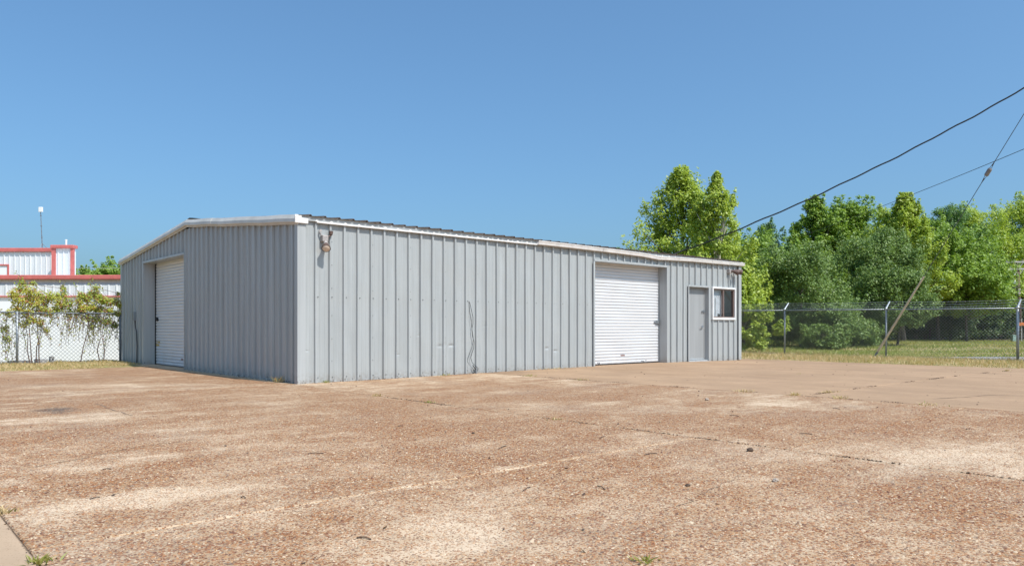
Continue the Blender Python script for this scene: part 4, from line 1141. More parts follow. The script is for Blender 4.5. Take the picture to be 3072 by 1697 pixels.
# ------------------------------------------------------------------ trees on the right
G1 = 'trees beyond the right fence'
T = [
 ('sweetgum_tree', 'tall bright green pointed tree rising directly behind the far end of the roof', 'tree', 2045, 43, 503, 4.0, 'spire', 'leaf_bright', 560, 52, 0.19, 0.10),
 ('sweetgum_tree', 'slim bright tree with pale trunk beside the taller pointed tree behind the roof', 'tree', 2152, 39, 518, 2.3, 'spire', 'leaf_bright', 300, 42, 0.17, 0.20),
 ('sweetgum_sapling', 'low drooping light green sapling against the corner of the grey building', 'tree', 2232, 34, 800, 1.75, 'spire', 'leaf_bright', 170, 55, 0.16, 0.02),
 ('broadleaf_tree', 'mid green tree in the gap right of the grey building corner', 'tree', 2262, 50, 690, 2.9, 'round', 'leaf_mid', 170, 80, 0.19, 0.15),
 ('evergreen_oak', 'wide rounded dark green oak bush, leftmost behind the fence', 'tree', 2400, 41, 742, 3.1, 'bush', 'leaf_dark', 330, 85, 0.135, 0.0),
 ('broadleaf_tree', 'tall yellow-green tree standing behind the leftmost round oak bush', 'tree', 2445, 55, 588, 3.5, 'spire', 'leaf_mid', 300, 85, 0.21, 0.2),
 ('broadleaf_tree', 'mid green tall tree between the two highest crowns on the right', 'tree', 2560, 56, 596, 3.2, 'round', 'leaf_mid', 240, 85, 0.21, 0.25),
 ('evergreen_oak', 'dark green oak in the middle of the tree line, behind the leaning guy guard', 'tree', 2600, 46, 690, 3.4, 'bush', 'leaf_dark', 340, 85, 0.15, 0.0),
 ('broadleaf_tree', 'tallest bright green pointed tree above the middle fence bay', 'tree', 2712, 52, 580, 3.1, 'spire', 'leaf_bright', 300, 90, 0.20, 0.25),
 ('evergreen_oak', 'dense dark round bush behind the middle fence post', 'tree', 2690, 42, 800, 2.3, 'bush', 'leaf_dark', 230, 85, 0.125, 0.0),
 ('pine_tree', 'blue-green pine with tufted crown showing above the right tree line', 'tree', 2860, 70, 604, 3.1, 'round', 'leaf_pine', 190, 90, 0.20, 0.45),
 ('broadleaf_tree', 'yellow-green tree below the pine crown, crossed by the guy wire', 'tree', 2815, 55, 690, 3.2, 'round', 'leaf_mid', 230, 85, 0.20, 0.22),
 ('broadleaf_tree', 'broad bright green tree left of the distant utility pole', 'tree', 2945, 73, 606, 4.6, 'round', 'leaf_bright', 330, 85, 0.24, 0.25),
 ('broadleaf_tree', 'tall bright tree cut by the right edge of the picture', 'tree', 3090, 78, 585, 4.8, 'round', 'leaf_bright', 320, 85, 0.25, 0.22),
 ('broadleaf_tree', 'shaded mid green tree behind the rightmost fence bay', 'tree', 2900, 53, 770, 3.0, 'round', 'leaf_mid', 210, 85, 0.19, 0.30),
 ('broadleaf_tree', 'dark leafy tree behind the distant utility pole', 'tree', 3030, 76, 690, 4.3, 'round', 'leaf_mid', 270, 85, 0.24, 0.15),
 ('pine_tree', 'small distant pine crown peeking over trees beside the bright tall pair', 'tree', 2290, 85, 655, 2.3, 'round', 'leaf_pine', 120, 80, 0.22, 0.45),
 ('pine_tree', 'tiny distant treetop poking above the grey roof line', 'tree', 1858, 95, 735, 1.1, 'pine', 'leaf_pine', 40, 70, 0.2, 0.5),
 ('evergreen_bush', 'low dark bush spreading at the foot of the round oaks', 'bush', 2560, 40.5, 958, 1.7, 'bush', 'leaf_dark', 110, 70, 0.125, 0.0),
 ('evergreen_bush', 'low bush touching the grass left of the middle fence post', 'bush', 2470, 38.5, 975, 1.1, 'bush', 'leaf_dark', 70, 70, 0.12, 0.0),
 ('broadleaf_tree', 'deep green background tree filling the gap left of the middle oaks', 'tree', 2500, 70, 665, 4.6, 'bush', 'leaf_mid', 230, 75, 0.25, 0.0),
 ('broadleaf_tree', 'deep green background tree behind the middle oaks', 'tree', 2690, 68, 675, 4.4, 'bush', 'leaf_mid', 230, 75, 0.25, 0.0),
 ('broadleaf_tree', 'deep green background tree between the pine and the utility pole', 'tree', 2880, 72, 680, 5.2, 'bush', 'leaf_mid', 250, 75, 0.26, 0.0),
 ('broadleaf_tree', 'deep green background tree at the far right behind the orange board', 'tree', 3110, 88, 690, 6.0, 'bush', 'leaf_mid', 250, 75, 0.26, 0.0),
 ('broadleaf_tree', 'background tree filling low gap behind the sapling near the building', 'tree', 2340, 62, 715, 4.0, 'bush', 'leaf_mid', 210, 75, 0.24, 0.0),
 ('broadleaf_tree', 'leafy mid green crown filling the skyline left of the pine', 'tree', 2775, 64, 640, 3.4, 'round', 'leaf_mid', 240, 85, 0.22, 0.2),
 ('broadleaf_tree', 'bright crown on the skyline between the two pointed trees', 'tree', 2640, 60, 618, 3.2, 'round', 'leaf_bright', 230, 85, 0.22, 0.2),
 ('broadleaf_tree', 'dense mid green tree crossed by the lower pole wire', 'tree', 2850, 58, 775, 3.6, 'bush', 'leaf_mid', 270, 85, 0.2, 0.12),
 ('broadleaf_tree', 'shadowy understory tree low behind the right fence bay', 'tree', 2790, 58, 860, 3.2, 'bush', 'leaf_shaded', 180, 75, 0.2, 0.0),  # leaf colour darkened to stand for shade, here and in the next tree
 ('broadleaf_tree', 'shadowy understory tree low behind the rightmost fence post', 'tree', 2970, 72, 850, 4.0, 'bush', 'leaf_shaded', 180, 75, 0.2, 0.0),
]
for i, (nm, lb, ct, u, dp, vt, hw, kd, mt, nc, per, lf_, low) in enumerate(T):
    tree(nm, lb, ct, u, dp, vt, hw, kd, mt, nc, per, lf_, G1, low, seed=20 + i, trunk_mat='bark_pale' if 'pale trunk' in lb else 'bark')
# shrubs under the wood's edge, their shade put into a darker leaf colour
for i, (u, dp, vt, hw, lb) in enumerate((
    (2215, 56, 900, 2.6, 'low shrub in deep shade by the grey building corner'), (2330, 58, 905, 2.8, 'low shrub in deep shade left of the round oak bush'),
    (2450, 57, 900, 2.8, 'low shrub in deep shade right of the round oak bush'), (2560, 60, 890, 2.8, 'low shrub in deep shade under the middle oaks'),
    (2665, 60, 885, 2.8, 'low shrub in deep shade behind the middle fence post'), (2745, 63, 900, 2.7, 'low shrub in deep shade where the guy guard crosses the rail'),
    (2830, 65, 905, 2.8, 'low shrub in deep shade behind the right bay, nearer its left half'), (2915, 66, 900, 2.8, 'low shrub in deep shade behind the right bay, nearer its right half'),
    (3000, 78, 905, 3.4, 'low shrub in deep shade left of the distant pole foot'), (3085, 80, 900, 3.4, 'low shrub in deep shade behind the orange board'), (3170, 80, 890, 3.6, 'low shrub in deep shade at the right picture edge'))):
    tree('understory_shrub', lb, 'shrub', u, dp, vt, hw, 'bush', 'leaf_shaded', 150, 70, 0.22, 'shrubs under the trees', 0.0, seed=140 + i)
# trees behind the white building
G2 = 'trees behind the white building'
for i, (lb, u, dp, vt, hw, kd) in enumerate((
    ('pointed green tree just right of the red capped bay', 203, 80, 772, 1.5, 'spire'),
    ('bushy tree in the middle of the group over the white parapet', 285, 76, 784, 2.0, 'round'),
    ('rounder taller tree touching the grey roof edge on the left', 352, 74, 772, 2.5, 'round'),
    ('low tree in the dip between two crowns over the parapet', 240, 84, 806, 2.6, 'round'),
    ('tree hidden mostly behind the grey eave on the left', 430, 78, 790, 2.6, 'round'))):
    tree('broadleaf_tree', lb, 'tree', u, dp, vt, hw, kd, 'leaf_mid', 110, 75, 0.24, G2, 0.2, seed=70 + i)

# ------------------------------------------------------------------ vines on the left fence
def vine(label, clumps, stems, seed, nleaf, hang):
    rg = np.random.default_rng(seed)
    b = np.array(stems[0][0], float)
    root = thing('vine', label, 'vine', (b[0], b[1], float(gh(b[0], b[1]))), 'vines on the left fence')
    Cs = np.array([(c[0], c[1], c[2]) for c in clumps]); rad = np.array([c[3] for c in clumps])
    V1, Q1 = clump_leaves(Cs, rad, nleaf / len(clumps), 0.062, rg, 0.9, 0.35, 0.6)
    m = MB()
    Ls = []
    for s in stems: m.tube(s, [0.018 * (1 - 0.7 * k / (len(s) - 1)) for k in range(len(s))], 5, False)
    for k in range(hang):       # trailing shoots, leafy and thinning out downwards
        j = rg.integers(len(clumps)); st = Cs[j] + rg.normal(size=3) * rad[j] * np.array([0.7, 0.3, 0.4])
        upw = rg.uniform() < 0.25
        Lh = rg.uniform(0.25, 1.05) * (0.4 if upw else 1)
        pts = [st]; dx = rg.normal() * 0.16
        for q in np.linspace(0.2, 1, 5):
            pts.append(st + np.array([dx * q + rg.normal() * 0.02, rg.normal() * 0.03, (1 if upw else -1) * Lh * q]))
        m.tube(pts, 0.0045, 4, False)
        nl = int(rg.uniform(10, 24))
        for q in rg.uniform(0, 1, nl) ** 1.3:
            i = q * 5; k0 = min(4, int(i)); pp = pts[k0] + (pts[k0 + 1] - pts[k0]) * (i - k0)
            Ls.append(pp + rg.normal(size=3) * 0.035)
    for j in range(len(clumps)):
        m.tube([Cs[j] + rg.normal(size=3) * rad[j] * 0.6, Cs[j], Cs[(j + 1) % len(clumps)]], 0.006, 4, False)
    V2, Q2 = leaf_quads(np.array(Ls), rg.normal(size=(len(Ls), 3)) + np.array([0, -0.3, 0.4]), 0.06, 0.6, rg)
    np_mesh('foliage', np.concatenate([V1, V2]), np.concatenate([Q1, Q2 + len(V1)]), 'leaf_vine', root)
    m.build('stems', 'vine_stem', root)
def vx(u, v, dy=0.12):
    """point on the fence plane (a little behind it) seen at u, v"""
    d = FW + RT * (u - 1536.0) / F + np.array([0, 0, 1.0]) * (HOR - v) / F
    return CAM + d * ((FY + dy - CAM[1]) / d[1])
def vclump(lst, seed):
    rg = np.random.default_rng(seed); out = []
    for (u, v, r) in lst:
        p = vx(u, v, 0.12 + rg.uniform(-0.12, 0.25)); out.append((p[0], p[1], p[2], r))
    return out
vine('bushy yellow-green vine over the fence beside the left post', vclump([(40, 880, .16), (62, 868, .18), (88, 872, .2), (115, 885, .22), (60, 900, .2), (95, 905, .22), (130, 905, .2), (155, 890, .2), (185, 885, .18), (175, 905, .2), (205, 910, .2), (50, 925, .18), (80, 935, .2), (120, 930, .2),
      (145, 935, .2), (175, 925, .18), (95, 958, .16), (70, 975, .13), (120, 965, .15), (25, 940, .14), (15, 985, .12), (25, 1015, .10), (140, 990, .12), (205, 940, .14), (100, 850, .1), (70, 850, .1), (190, 865, .1), (235, 905, .14)], 1),
     [[(*vx(96, 1090)[:2], -0.1), vx(92, 1040), vx(88, 990), vx(85, 930)], [(*vx(108, 1090)[:2], -0.1), vx(110, 1040), vx(122, 1000), vx(135, 940)], [(*vx(118, 1088)[:2], -0.1), vx(116, 1030), vx(110, 960), vx(100, 900)], [(*vx(92, 1090)[:2], -0.1), vx(82, 1050), vx(84, 1010), vx(70, 950)]], 5, 7600, 130)
vine('sparser greener vine hanging on the fence next to the grey wall', vclump([(245, 885, .13), (262, 895, .16), (282, 880, .15), (300, 895, .18), (320, 905, .18), (345, 905, .16), (362, 915, .14), (250, 925, .16), (275, 920, .18), (300, 930, .18), (330, 935, .17), (355, 940, .15), (265, 950, .16), (290, 958, .16),
      (320, 965, .14), (345, 975, .13), (275, 980, .12), (230, 935, .12), (355, 880, .08), (290, 862, .08)], 2),
     [[(*vx(302, 1090)[:2], -0.1), vx(292, 1050), vx(303, 1010), vx(300, 940)], [(*vx(310, 1090)[:2], -0.1), vx(314, 1050), vx(306, 1010), vx(315, 930)], [(*vx(240, 1088)[:2], -0.1), vx(250, 1040), vx(262, 1000), vx(270, 930)]], 6, 5200, 130)

# concrete pieces at the foot of the vine
def conc(name, label, u0, u1, vb, h, mat, dy=0.28):
    a = vx(u0, vb, dy); b = vx(u1, vb, dy); z0 = float(gh(a[0], a[1])) - 0.05
    m = MB().box(a[0], b[0], FY + dy, FY + dy + 0.2, z0, z0 + h)
    o = m.build(name, mat, None, bevel=0.015); tag(o, label, 'concrete block'); return o
conc('concrete_kerb', 'long dark grey concrete kerb piece under the bushy vine', 24, 98, 1092, 0.17, 'concrete')
conc('concrete_kerb', 'short pale concrete kerb piece right of the vine stems', 106, 143, 1092, 0.20, 'concrete_pale')
a = vx(151, 1090, 0.2); b = vx(163, 1090, 0.2); z0 = float(gh(a[0], a[1])) - 0.04
m = MB(); w = b[0] - a[0]
m.box(a[0], a[0] + w * .25, FY + .2, FY + .4, z0, z0 + .26); m.box(b[0] - w * .25, b[0], FY + .2, FY + .4, z0, z0 + .26)
m.box(a[0] + w * .25, b[0] - w * .25, FY + .202, FY + .398, z0 + .20, z0 + .258); m.box(a[0] + w * .25, b[0] - w * .25, FY + .202, FY + .398, z0 + .09, z0 + .14)
tag(m.build('cinder_block', 'concrete'), 'upright grey hollow cinder block at the foot of the fence', 'cinder block')

# ------------------------------------------------------------------ guy wire, overhead cables, utility pole
def on_x(u, v, X):
    d = FW + RT * (u - 1536.0) / F + np.array([0, 0, 1.0]) * (HOR - v) / F
    return CAM + d * ((X - CAM[0]) / d[0])
ga = on_x(2621, 1079, 20.55); ga[2] = float(gh(ga[0], ga[1]))
d_an = float((ga - CAM) @ FW)
ge = at(3330, -77, 20.5)
def gpt(u):      # point of the straight guy line at image column u
    lo, hi = 0.0, 1.0
    for _ in range(40):
        t = 0.5 * (lo + hi); p = ga + (ge - ga) * t; d = p - CAM
        uu = 1536 + F * (d @ RT) / (d @ FW)
        if uu < u: lo = t
        else: hi = t
    return p
gw = thing('guy_wire', 'leaning guy wire with tan wooden-looking guard anchored in front of the fence', 'guy wire', ga)
g0 = gpt(2633); g1 = gpt(2771)
MB().tube([ga - np.array([0, 0, 0.1]), ga + (ge - ga) * 0.008, g0 + (g1 - g0) * 0.05], 0.016, 6).build('anchor_rod', 'galv', gw)
MB().tube([ga + (ge - ga) * 0.006, ga + (ge - ga) * 0.022], 0.035, 8).build('anchor_eye', 'steel_old', gw)
MB().tube([g0, g0 * 0.66 + g1 * 0.34, g0 * 0.33 + g1 * 0.67, g1], [0.044, 0.040, 0.037, 0.032], 8).build('guy_guard', 'guard', gw)
i0, i1 = gpt(2953), gpt(2976)
MB().tube([g1, gpt(2850), i0], 0.010, 6).build('wire', 'grey_cable', gw)
MB().tube([i1, gpt(3072), ge], 0.010, 6).build('wire', 'grey_cable', gw)
ic = (i0 + i1) / 2; dd = (i1 - i0) / np.linalg.norm(i1 - i0)
MB().tube([ic - dd * 0.13, ic - dd * 0.09, ic + dd * 0.09, ic + dd * 0.13], [0.045, 0.065, 0.065, 0.045], 10).build('strain_insulator', 'porcelain', gw)
sd_ = RT * 0.045
MB().tube([i0 - dd * 0.18, ic + sd_, i1 + dd * 0.18], 0.008, 5).build('wire_loop', 'grey_cable', gw)
MB().tube([i0 - dd * 0.18, ic - sd_, i1 + dd * 0.18], 0.008, 5).build('wire_loop', 'grey_cable', gw)

def cable(name, label, pts, r, mat, wav=0.0):
    us = [p[0] for p in pts]; N = 60; out = []
    vv = np.polyfit(us, [p[1] for p in pts], min(3, len(pts) - 1))
    for k in range(N):
        t = k / (N - 1); u = us[0] + (us[-1] - us[0]) * t
        inv = 1 / pts[0][2] + (1 / pts[-1][2] - 1 / pts[0][2]) * t
        p = at(u, float(np.polyval(vv, u)), 1 / inv)
        p[2] += wav * math.sin(k * 1.35) + wav * 0.6 * math.sin(k * 0.61 + 1)
        out.append(p)
    return out
p = cable('', '', [(2014, 765, 26.2), (2188, 700, 0), (2600, 515, 0), (3072, 265, 0), (3500, 5, 20.5)], 0, '', 0.012)
p[0] = np.array((14.99, 2.32, 3.59))
o = MB().tube(p, 0.023, 7).build('service_drop_cable', 'black_cable', None, True)
tag(o, 'thick wavy black service cable rising from the grey roof to the upper right', 'cable')
p = cable('', '', [(2225, 770, 44.0), (2598, 637, 0), (2982, 485, 0), (3072, 447, 0), (3500, 262, 15.0)], 0, '')
o = MB().tube(p, 0.0085, 5).build('overhead_wire', 'black_cable', None, True)
tag(o, 'thin straight overhead wire passing in front of the treetops', 'wire')
p = cable('', '', [(150, 803, 60), (260, 804, 60), (420, 806, 60)], 0, '')
o = MB().tube([at(60, 800.5, 62), at(230, 803, 62), at(300, 804, 62), at(520, 805, 62)], 0.014, 5).build('overhead_wire', 'galv_bright', None, True)
tag(o, 'pale thin wire crossing before the trees left of the grey roof', 'wire')

UD = 66.0
ub = at(3052, HOR, UD); uz = float(gh(ub[0], ub[1]))
up = thing('utility_pole', 'distant wooden utility pole with two crossarms and a transformer', 'utility pole', (ub[0], ub[1], uz))
zt = 1.072 + (HOR - 783) / F * UD
tp_ = ub * np.array([1, 1, 0]) + np.array([0, 0, zt]); bp = ub * np.array([1, 1, 0]) + np.array([0, 0, uz - 0.1]) + RT * 0.25
MB().tube([bp, (bp + tp_) / 2, tp_], [0.20, 0.17, 0.13], 10).build('pole', 'wood_pole', up, True)
for (v, w0, w1) in ((786, -1.15, 1.15), (807, -0.85, 1.25)):
    z = 1.072 + (HOR - v) / F * UD; c = np.array([ub[0], ub[1], z]) - FW * 0.17
    arm = MB(); i = 0
    P = [c + RT * x + FW * d + np.array([0, 0, q]) for q in (-0.07, 0.07) for (x, d) in ((w0, -0.05), (w1, -0.05), (w1, 0.05), (w0, 0.05))]
    arm.v += [tuple(k) for k in P]; arm.f += [(0, 3, 2, 1), (4, 5, 6, 7), (0, 1, 5, 4), (1, 2, 6, 5), (2, 3, 7, 6), (3, 0, 4, 7)]
    ao = arm.build('crossarm', 'wood_arm', up)
    for s in (-1, 1):
        MB().tube([c + RT * s * 0.42 - np.array([0, 0, 0.06]), c + RT * s * 0.08 - np.array([0, 0, 0.45])], 0.028, 5).build('brace', 'wood_arm', up)
    for x in np.linspace(w0 + 0.08, w1 - 0.08, 4):
        MB().tube([c + RT * x + np.array([0, 0, 0.07]), c + RT * x + np.array([0, 0, 0.16]), c + RT * x + np.array([0, 0, 0.22])], [0.03, 0.06, 0.03], 8).build('insulator', 'porcelain', ao)
c = at(3040, 852, UD - 0.4)
MB().tube([c - np.array([0, 0, 0.32]), c + np.array([0, 0, 0.25]), c + np.array([0, 0, 0.32])], [0.25, 0.25, 0.2], 14).build('transformer', 'galv_bright', up, True)
MB().tube([c + np.array([0, 0, 0.3]), c + np.array([0, 0, 0.62])], 0.06, 8).build('bushing', 'porcelain', up)
c2 = at(3043, 825, UD - 0.3); MB().tube([c2, c2 + np.array([0, 0, 0.3])], 0.07, 8).build('cutout', 'white_plastic', up)
for (vv_, r_) in ((787, 0.012), (870, 0.016)):
    a = at(3052, vv_, UD - 0.2); b_ = at(2560, vv_ + 18, UD - 8); e_ = at(3500, vv_ - 6, UD)
    MB().tube([b_, b_ * 0.5 + a * 0.5 - np.array([0, 0, 0.25]), a, a * 0.5 + e_ * 0.5 - np.array([0, 0, 0.2]), e_], r_, 5).build('line_wire', 'grey_cable', up)
c = at(3054, 868, UD - 0.3)
for k in range(4):
    q = c - np.array([0, 0, 0.16 * k]); MB().tube([q, q + RT * 0.22], 0.045, 6).build('spool_insulator', 'porcelain', up)

# green pedestal and orange board by the wood
gb = at(3041, HOR, 57); gz = float(gh(gb[0], gb[1]))
m = MB().box(-0.15, 0.15, -0.14, 0.14, 0, 0.44); m.box(-0.165, 0.165, -0.155, 0.155, 0.44, 0.50)
o = m.build('utility_pedestal', 'green_box', None, bevel=0.02); o.location = (gb[0], gb[1], gz - 0.02); o.rotation_euler = (0, 0, -YAW)
tag(o, 'small pale green utility pedestal in the grass by the far pole', 'utility box')
ob = at(3066, HOR, 56); oz = float(gh(ob[0], ob[1]))
bo = thing('barricade', 'orange board barricade on posts at the right edge of the grass', 'barricade', (ob[0], ob[1], oz))
for dx in (-0.05, 0.75):
    q = ob + RT * dx; MB().tube([(q[0], q[1], oz - 0.1), (q[0], q[1], oz + 1.75)], 0.05, 8).build('post', 'wood_arm', bo)
c = at(3058, 971.5, 55.9)
P = [c + RT * x + FW * d + np.array([0, 0, q]) for q in (-0.12, 0.12) for (x, d) in ((-0.1, -0.03), (1.3, -0.03), (1.3, 0.02), (-0.1, 0.02))]
m = MB(); m.v += [tuple(k) for k in P]; m.f += [(0, 3, 2, 1), (4, 5, 6, 7), (0, 1, 5, 4), (1, 2, 6, 5), (2, 3, 7, 6), (3, 0, 4, 7)]
m.build('board', 'orange', bo)

# ------------------------------------------------------------------ grass
def blades(name, X, Y, h, w, mat, label=None, zoff=0.0, lean=0.5, zf=None):
    n = len(X); Z = (gh(X, Y) if zf is None else zf(X, Y)) + zoff - 0.01
    B = np.stack([X, Y, Z], 1)
    a = rng.uniform(0, 2 * math.pi, n); side = np.stack([np.cos(a), np.sin(a), np.zeros(n)], 1)
    hh = h * rng.uniform(0.4, 1.2, n); a2 = rng.uniform(0, 2 * math.pi, n); ln = rng.uniform(0, lean, n) * hh
    tip = B + np.stack([np.cos(a2) * ln, np.sin(a2) * ln, hh], 1)
    ww = (w * rng.uniform(0.6, 1.3, n))[:, None]
    V = np.stack([B - side * ww, B + side * ww, tip], 1).reshape(-1, 3)
    o = np_mesh(name, V, np.arange(n * 3).reshape(n, 3), mat, None, True)
    stuff(o)
    if label: o['label'] = label; o['category'] = 'grass'
    return o
n = 60000      # dry strip between slab and fence
Y = rng.uniform(-13, 10, n); X = rng.uniform(16.2, 22.4, n)
edge = 16.42 + 0.10 * np.sin(Y * 2.3) + 0.08 * np.sin(Y * 5.7 + 1) + rng.normal(size=n) * 0.05
k = (X > edge) & ~((X < LX + 0.1) & (Y > 0))
X, Y = X[k], Y[k]
hgt = 0.075 + 0.06 * (np.sin(Y * 1.7) * np.sin(X * 2.1 + Y) > 0.2) + 0.09 * np.exp(-((X - FX) / 0.25) ** 2)
blades('dry_grass', X, Y, hgt, 0.011, 'dry_grass', 'straw-coloured dry grass strip along the right edge of the pavement', 0, 1.2)
n = 9000       # along the building's far end
X = rng.uniform(15.35, 16.6, n); Y = rng.uniform(0.65, 9, n)
blades('dry_grass', X, Y, 0.10, 0.011, 'dry_grass', 'dry grass tucked behind the far corner of the grey building', 0.06, 1.0)
n = 26000      # left strip
X = rng.uniform(-9.5, -0.02, n); Y = rng.uniform(7.4, 13.2, n)
e = np.interp(X, [-9.5, -3.74, -1.6, -0.4, 0], [6.9, 8.0, 8.75, 9.95, 10.1]) + 0.12 * np.sin(X * 3.1) + rng.normal(size=n) * 0.06
k = (Y > e); X, Y = X[k], Y[k]
blades('dry_grass', X, Y, 0.045 + 0.04 * np.sin(X * 2.7) ** 2, 0.010, 'dry_grass', 'straw-coloured dry grass strip at the foot of the left fence', 0.03, 1.6)
n = 150000     # grassy bank beyond the fence
X = 22.3 + 40 * rng.uniform(0, 1, n) ** 1.25; Y = rng.uniform(-26, 24, n)
d = np.stack([X - CAM[0], Y - CAM[1]], 1); dep = d @ FW[:2]; uu = 1536 + F * (d @ RT[:2]) / dep
k = (uu > 2150) & (uu < 3300) & (dep < 70)
near = (uu - 2735) / 337 * 3.3
road = (uu > 2735) & (dep < 28.45) & (dep > 28.2 - np.clip(near, 0, 9))
k &= ~road
X, Y = X[k], Y[k]
blades('bank_grass', X, Y, 0.13 + 0.05 * np.sin(X * 0.7 + Y), 0.018, 'green_grass', 'rough green and straw-coloured grass bank in front of the trees', 0, 0.9)

# weeds in the joints and at the wall foot
def weed(label, x, y, h, nb, mat, spread=0.05, z=None):
    rg = np.random.default_rng(int(abs(x * 991 + y * 77)) + 3)
    z = slab_z(x) - 0.02 if z is None else z
    B = np.stack([x + rg.normal(size=nb) * spread, y + rg.normal(size=nb) * spread * 0.6, np.full(nb, z)], 1)
    tip = B + np.stack([rg.normal(size=nb) * h * 0.6, rg.normal(size=nb) * h * 0.6, h * rg.uniform(0.4, 1.1, nb)], 1)
    sd = rg.normal(size=(nb, 3)); sd[:, 2] = 0; sd *= 0.006 / np.linalg.norm(sd, axis=1, keepdims=True)
    mid = (B + tip) / 2 + np.array([0, 0, h * 0.12])
    V = np.stack([B, mid + sd, tip, mid - sd], 1).reshape(-1, 3)
    o = np_mesh('weed', V, np.arange(nb * 4).reshape(nb, 4), mat); tag(o, label, 'weed', 'weeds in the pavement'); return o
weed('fresh green weed in the joint at the lower left corner', -5.69, -9.25, 0.07, 26, 'leaf_weed', 0.03)
weed('dry weed tuft in the left joint behind the fresh green one', -5.70, -8.05, 0.06, 40, 'dry_grass', 0.035)
weed('small green weed at the bottom centre edge of the picture', -3.62, -11.07, 0.05, 24, 'leaf_weed', 0.03)
weed('dry tuft in the middle joint near the wall corner', -0.2, -3.15, 0.07, 30, 'dry_grass', 0.05)
weed('yellowish tuft in the joint, second from the wall corner', -0.2, -4.55, 0.06, 26, 'leaf_weed', 0.05)
weed('brown tuft in the joint at the centre of the pavement', -0.2, -7.1, 0.05, 30, 'dry_grass', 0.07)
weed('straw tuft on the smooth slab edge below the roll-up door', 4.5, -3.1, 0.06, 36, 'dry_grass', 0.10)
weed('olive tuft on the slab edge nearest the long wall', 4.5, -1.6, 0.07, 30, 'leaf_weed', 0.08)
weed('tan tuft on the slab edge where a pale scar begins', 4.5, -6.7, 0.07, 44, 'dry_grass', 0.12)
weed('largest straw tuft on the slab edge right of centre', 4.5, -7.55, 0.07, 70, 'dry_grass', 0.045)
weed('straw tuft beside the meeting of slab edge and crossing joint', 4.5, -8.25, 0.07, 50, 'dry_grass', 0.055)
weed('dark straw tuft on the slab edge toward the right', 4.5, -9.45, 0.06, 44, 'dry_grass', 0.12)
weed('long dry tuft in the crossing joint of the smooth slabs', 5.3, -7.7, 0.06, 60, 'dry_grass', 0.07)
weed('dry tuft at the far end of the crossing joint', 14.6, -7.7, 0.07, 50, 'dry_grass', 0.07)
weed('dry brown weed at the foot of the near building corner', -0.10, 0.62, 0.16, 60, 'dry_grass', 0.06)
weed('small weed growing under the rusty near flood light', 0.5, -0.09, 0.08, 24, 'leaf_weed', 0.05)
weed('yellow weed at the wall foot left of the loose cable', 3.35, -0.10, 0.07, 30, 'leaf_weed', 0.06)
weed('straw weed row at the wall foot between cable and roll-up door', 6.7, -0.10, 0.07, 70, 'dry_grass', 0.25)
weed('green weed alone on the far smooth slab', 9.3, -5.15, 0.04, 24, 'leaf_weed', 0.06)

# dry leaves, twigs and chips scattered on the concrete
rgl = np.random.default_rng(11)
m = MB()
pts = [(-3.0, -9.6), (-4.5, -8.6), (-2.0, -8.2), (-5.2, -8.0), (-1.3, -9.3), (-2.6, -9.9), (-4.4, -9.9), (-0.9, -8.4), (0.8, -9.6), (-3.4, -7.4), (-1.9, -6.4), (1.6, -8.3), (3.2, -8.8), (2.4, -5.5), (-4.9, -7.0)]
for (x, y) in pts:
    a = rgl.uniform(0, 3.14); L = rgl.uniform(0.02, 0.10); z = slab_z(x) + 0.005
    d = np.array([math.cos(a), math.sin(a), 0]) * L; c = np.array([x, y, z])
    m.tube([c - d, c + d * 0.1 + np.array([0.01, 0.008, 0.004]), c + d], 0.0035, 4)
stuff(m.build('twigs', 'twig'))
n = 420
X = rgl.uniform(-5.6, 15, n); Y = rgl.uniform(-12, 6, n)
k = (Y < -0.15) | (X < -0.3); X, Y = X[k], Y[k]; n = len(X)
Z = np.array([slab_z(x) for x in X]) + 0.008
V, Q = leaf_quads(np.stack([X, Y, Z], 1), np.array([0, 0, 1.0]) + rgl.normal(size=(n, 3)) * 0.35, 0.032, 0.6, rgl)
stuff(np_mesh('leaf_litter', V, Q, 'twig'))
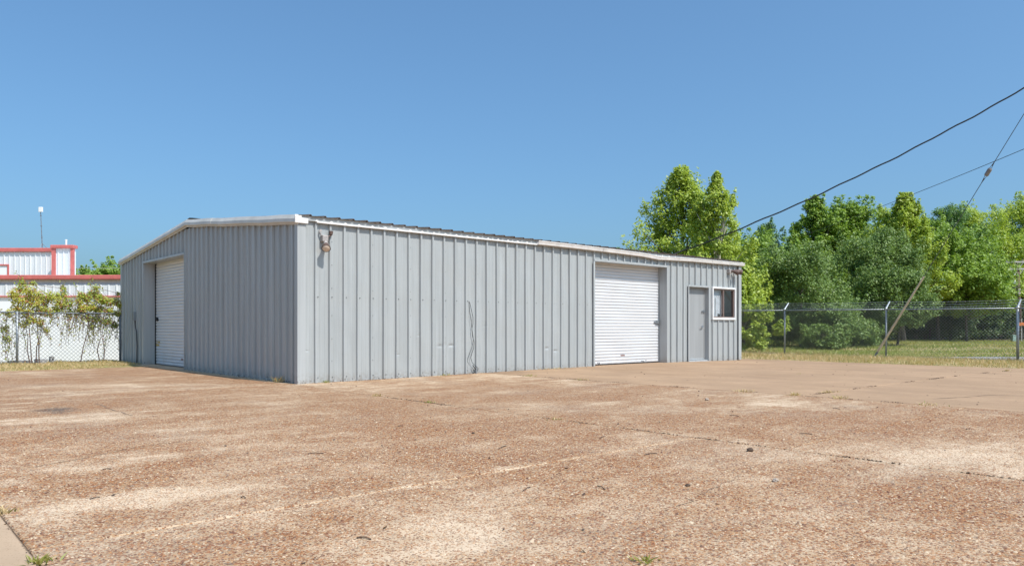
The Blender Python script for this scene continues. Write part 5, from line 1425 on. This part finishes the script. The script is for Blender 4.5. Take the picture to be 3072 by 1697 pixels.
# crumbs, dead leaves and soil caught along the joints
m1 = []
def along(ax, val, a, b, n, sp):
    t = np.concatenate([rgl.normal(c, 0.12, max(2, n // 14)) for c in rgl.uniform(a, b, 14)]); t = t[(t > a) & (t < b)]
    o = val + rgl.normal(size=len(t)) * sp
    X, Y = (o, t) if ax == 'x' else (t, o)
    m1.append(np.stack([X, Y, slab_zz(X) + 0.003], 1))
along('x', -5.7, -10.6, -6.5, 90, 0.012); along('x', -0.2, -11.8, -0.2, 420, 0.012); along('x', 4.5, -11.5, -0.3, 460, 0.025)
along('y', -7.7, 4.6, 15.5, 420, 0.025); along('y', -0.06, 0.2, 8.0, 300, 0.025); along('x', -0.06, 0.2, 6.0, 160, 0.03)
Cj = np.concatenate(m1); n = len(Cj)
V, Q = leaf_quads(Cj, np.array([0, 0, 1.0]) + rgl.normal(size=(n, 3)) * 0.5, np.where(Cj[:, 0] < -5, 0.018, 0.024), 0.7, rgl)
stuff(np_mesh('joint_crumbs', V, Q, 'crumb'))
def stone(label, x, y, r, mat):
    bm = bmesh.new(); bmesh.ops.create_icosphere(bm, subdivisions=2, radius=r)
    for v in bm.verts: v.co *= 1 + random.uniform(-.18, .18); v.co.z *= 0.65
    me = bpy.data.meshes.new('stone'); bm.to_mesh(me); bm.free(); me.materials.append(M[mat])
    o = bpy.data.objects.new('stone', me); col.objects.link(o); o.location = (x, y, slab_z(x) + r * 0.45); tag(o, label, 'stone', 'stones on the pavement')
def gnd(u, v):
    d = FW + RT * (u - 1536.0) / F + np.array([0, 0, 1.0]) * (HOR - v) / F
    t = CAM[2] / -d[2]; return CAM + d * t
for (lb, u, v, r, mt) in (('dark stone lying just below the long middle joint', 2250, 1353, 0.030, 'twig'), ('pale pebble on the pavement right of centre', 2327, 1444, 0.022, 'gravel_stone'),
                          ('small dark chip on the pavement, lower centre right', 2063, 1457, 0.016, 'twig'), ('pale stone near the smooth slab edge', 2121, 1203, 0.03, 'gravel_stone'),
                          ('small dark chip in the left foreground', 1420, 1300, 0.015, 'twig')):
    p = gnd(u, v); stone(lb, p[0], p[1], r, mt)
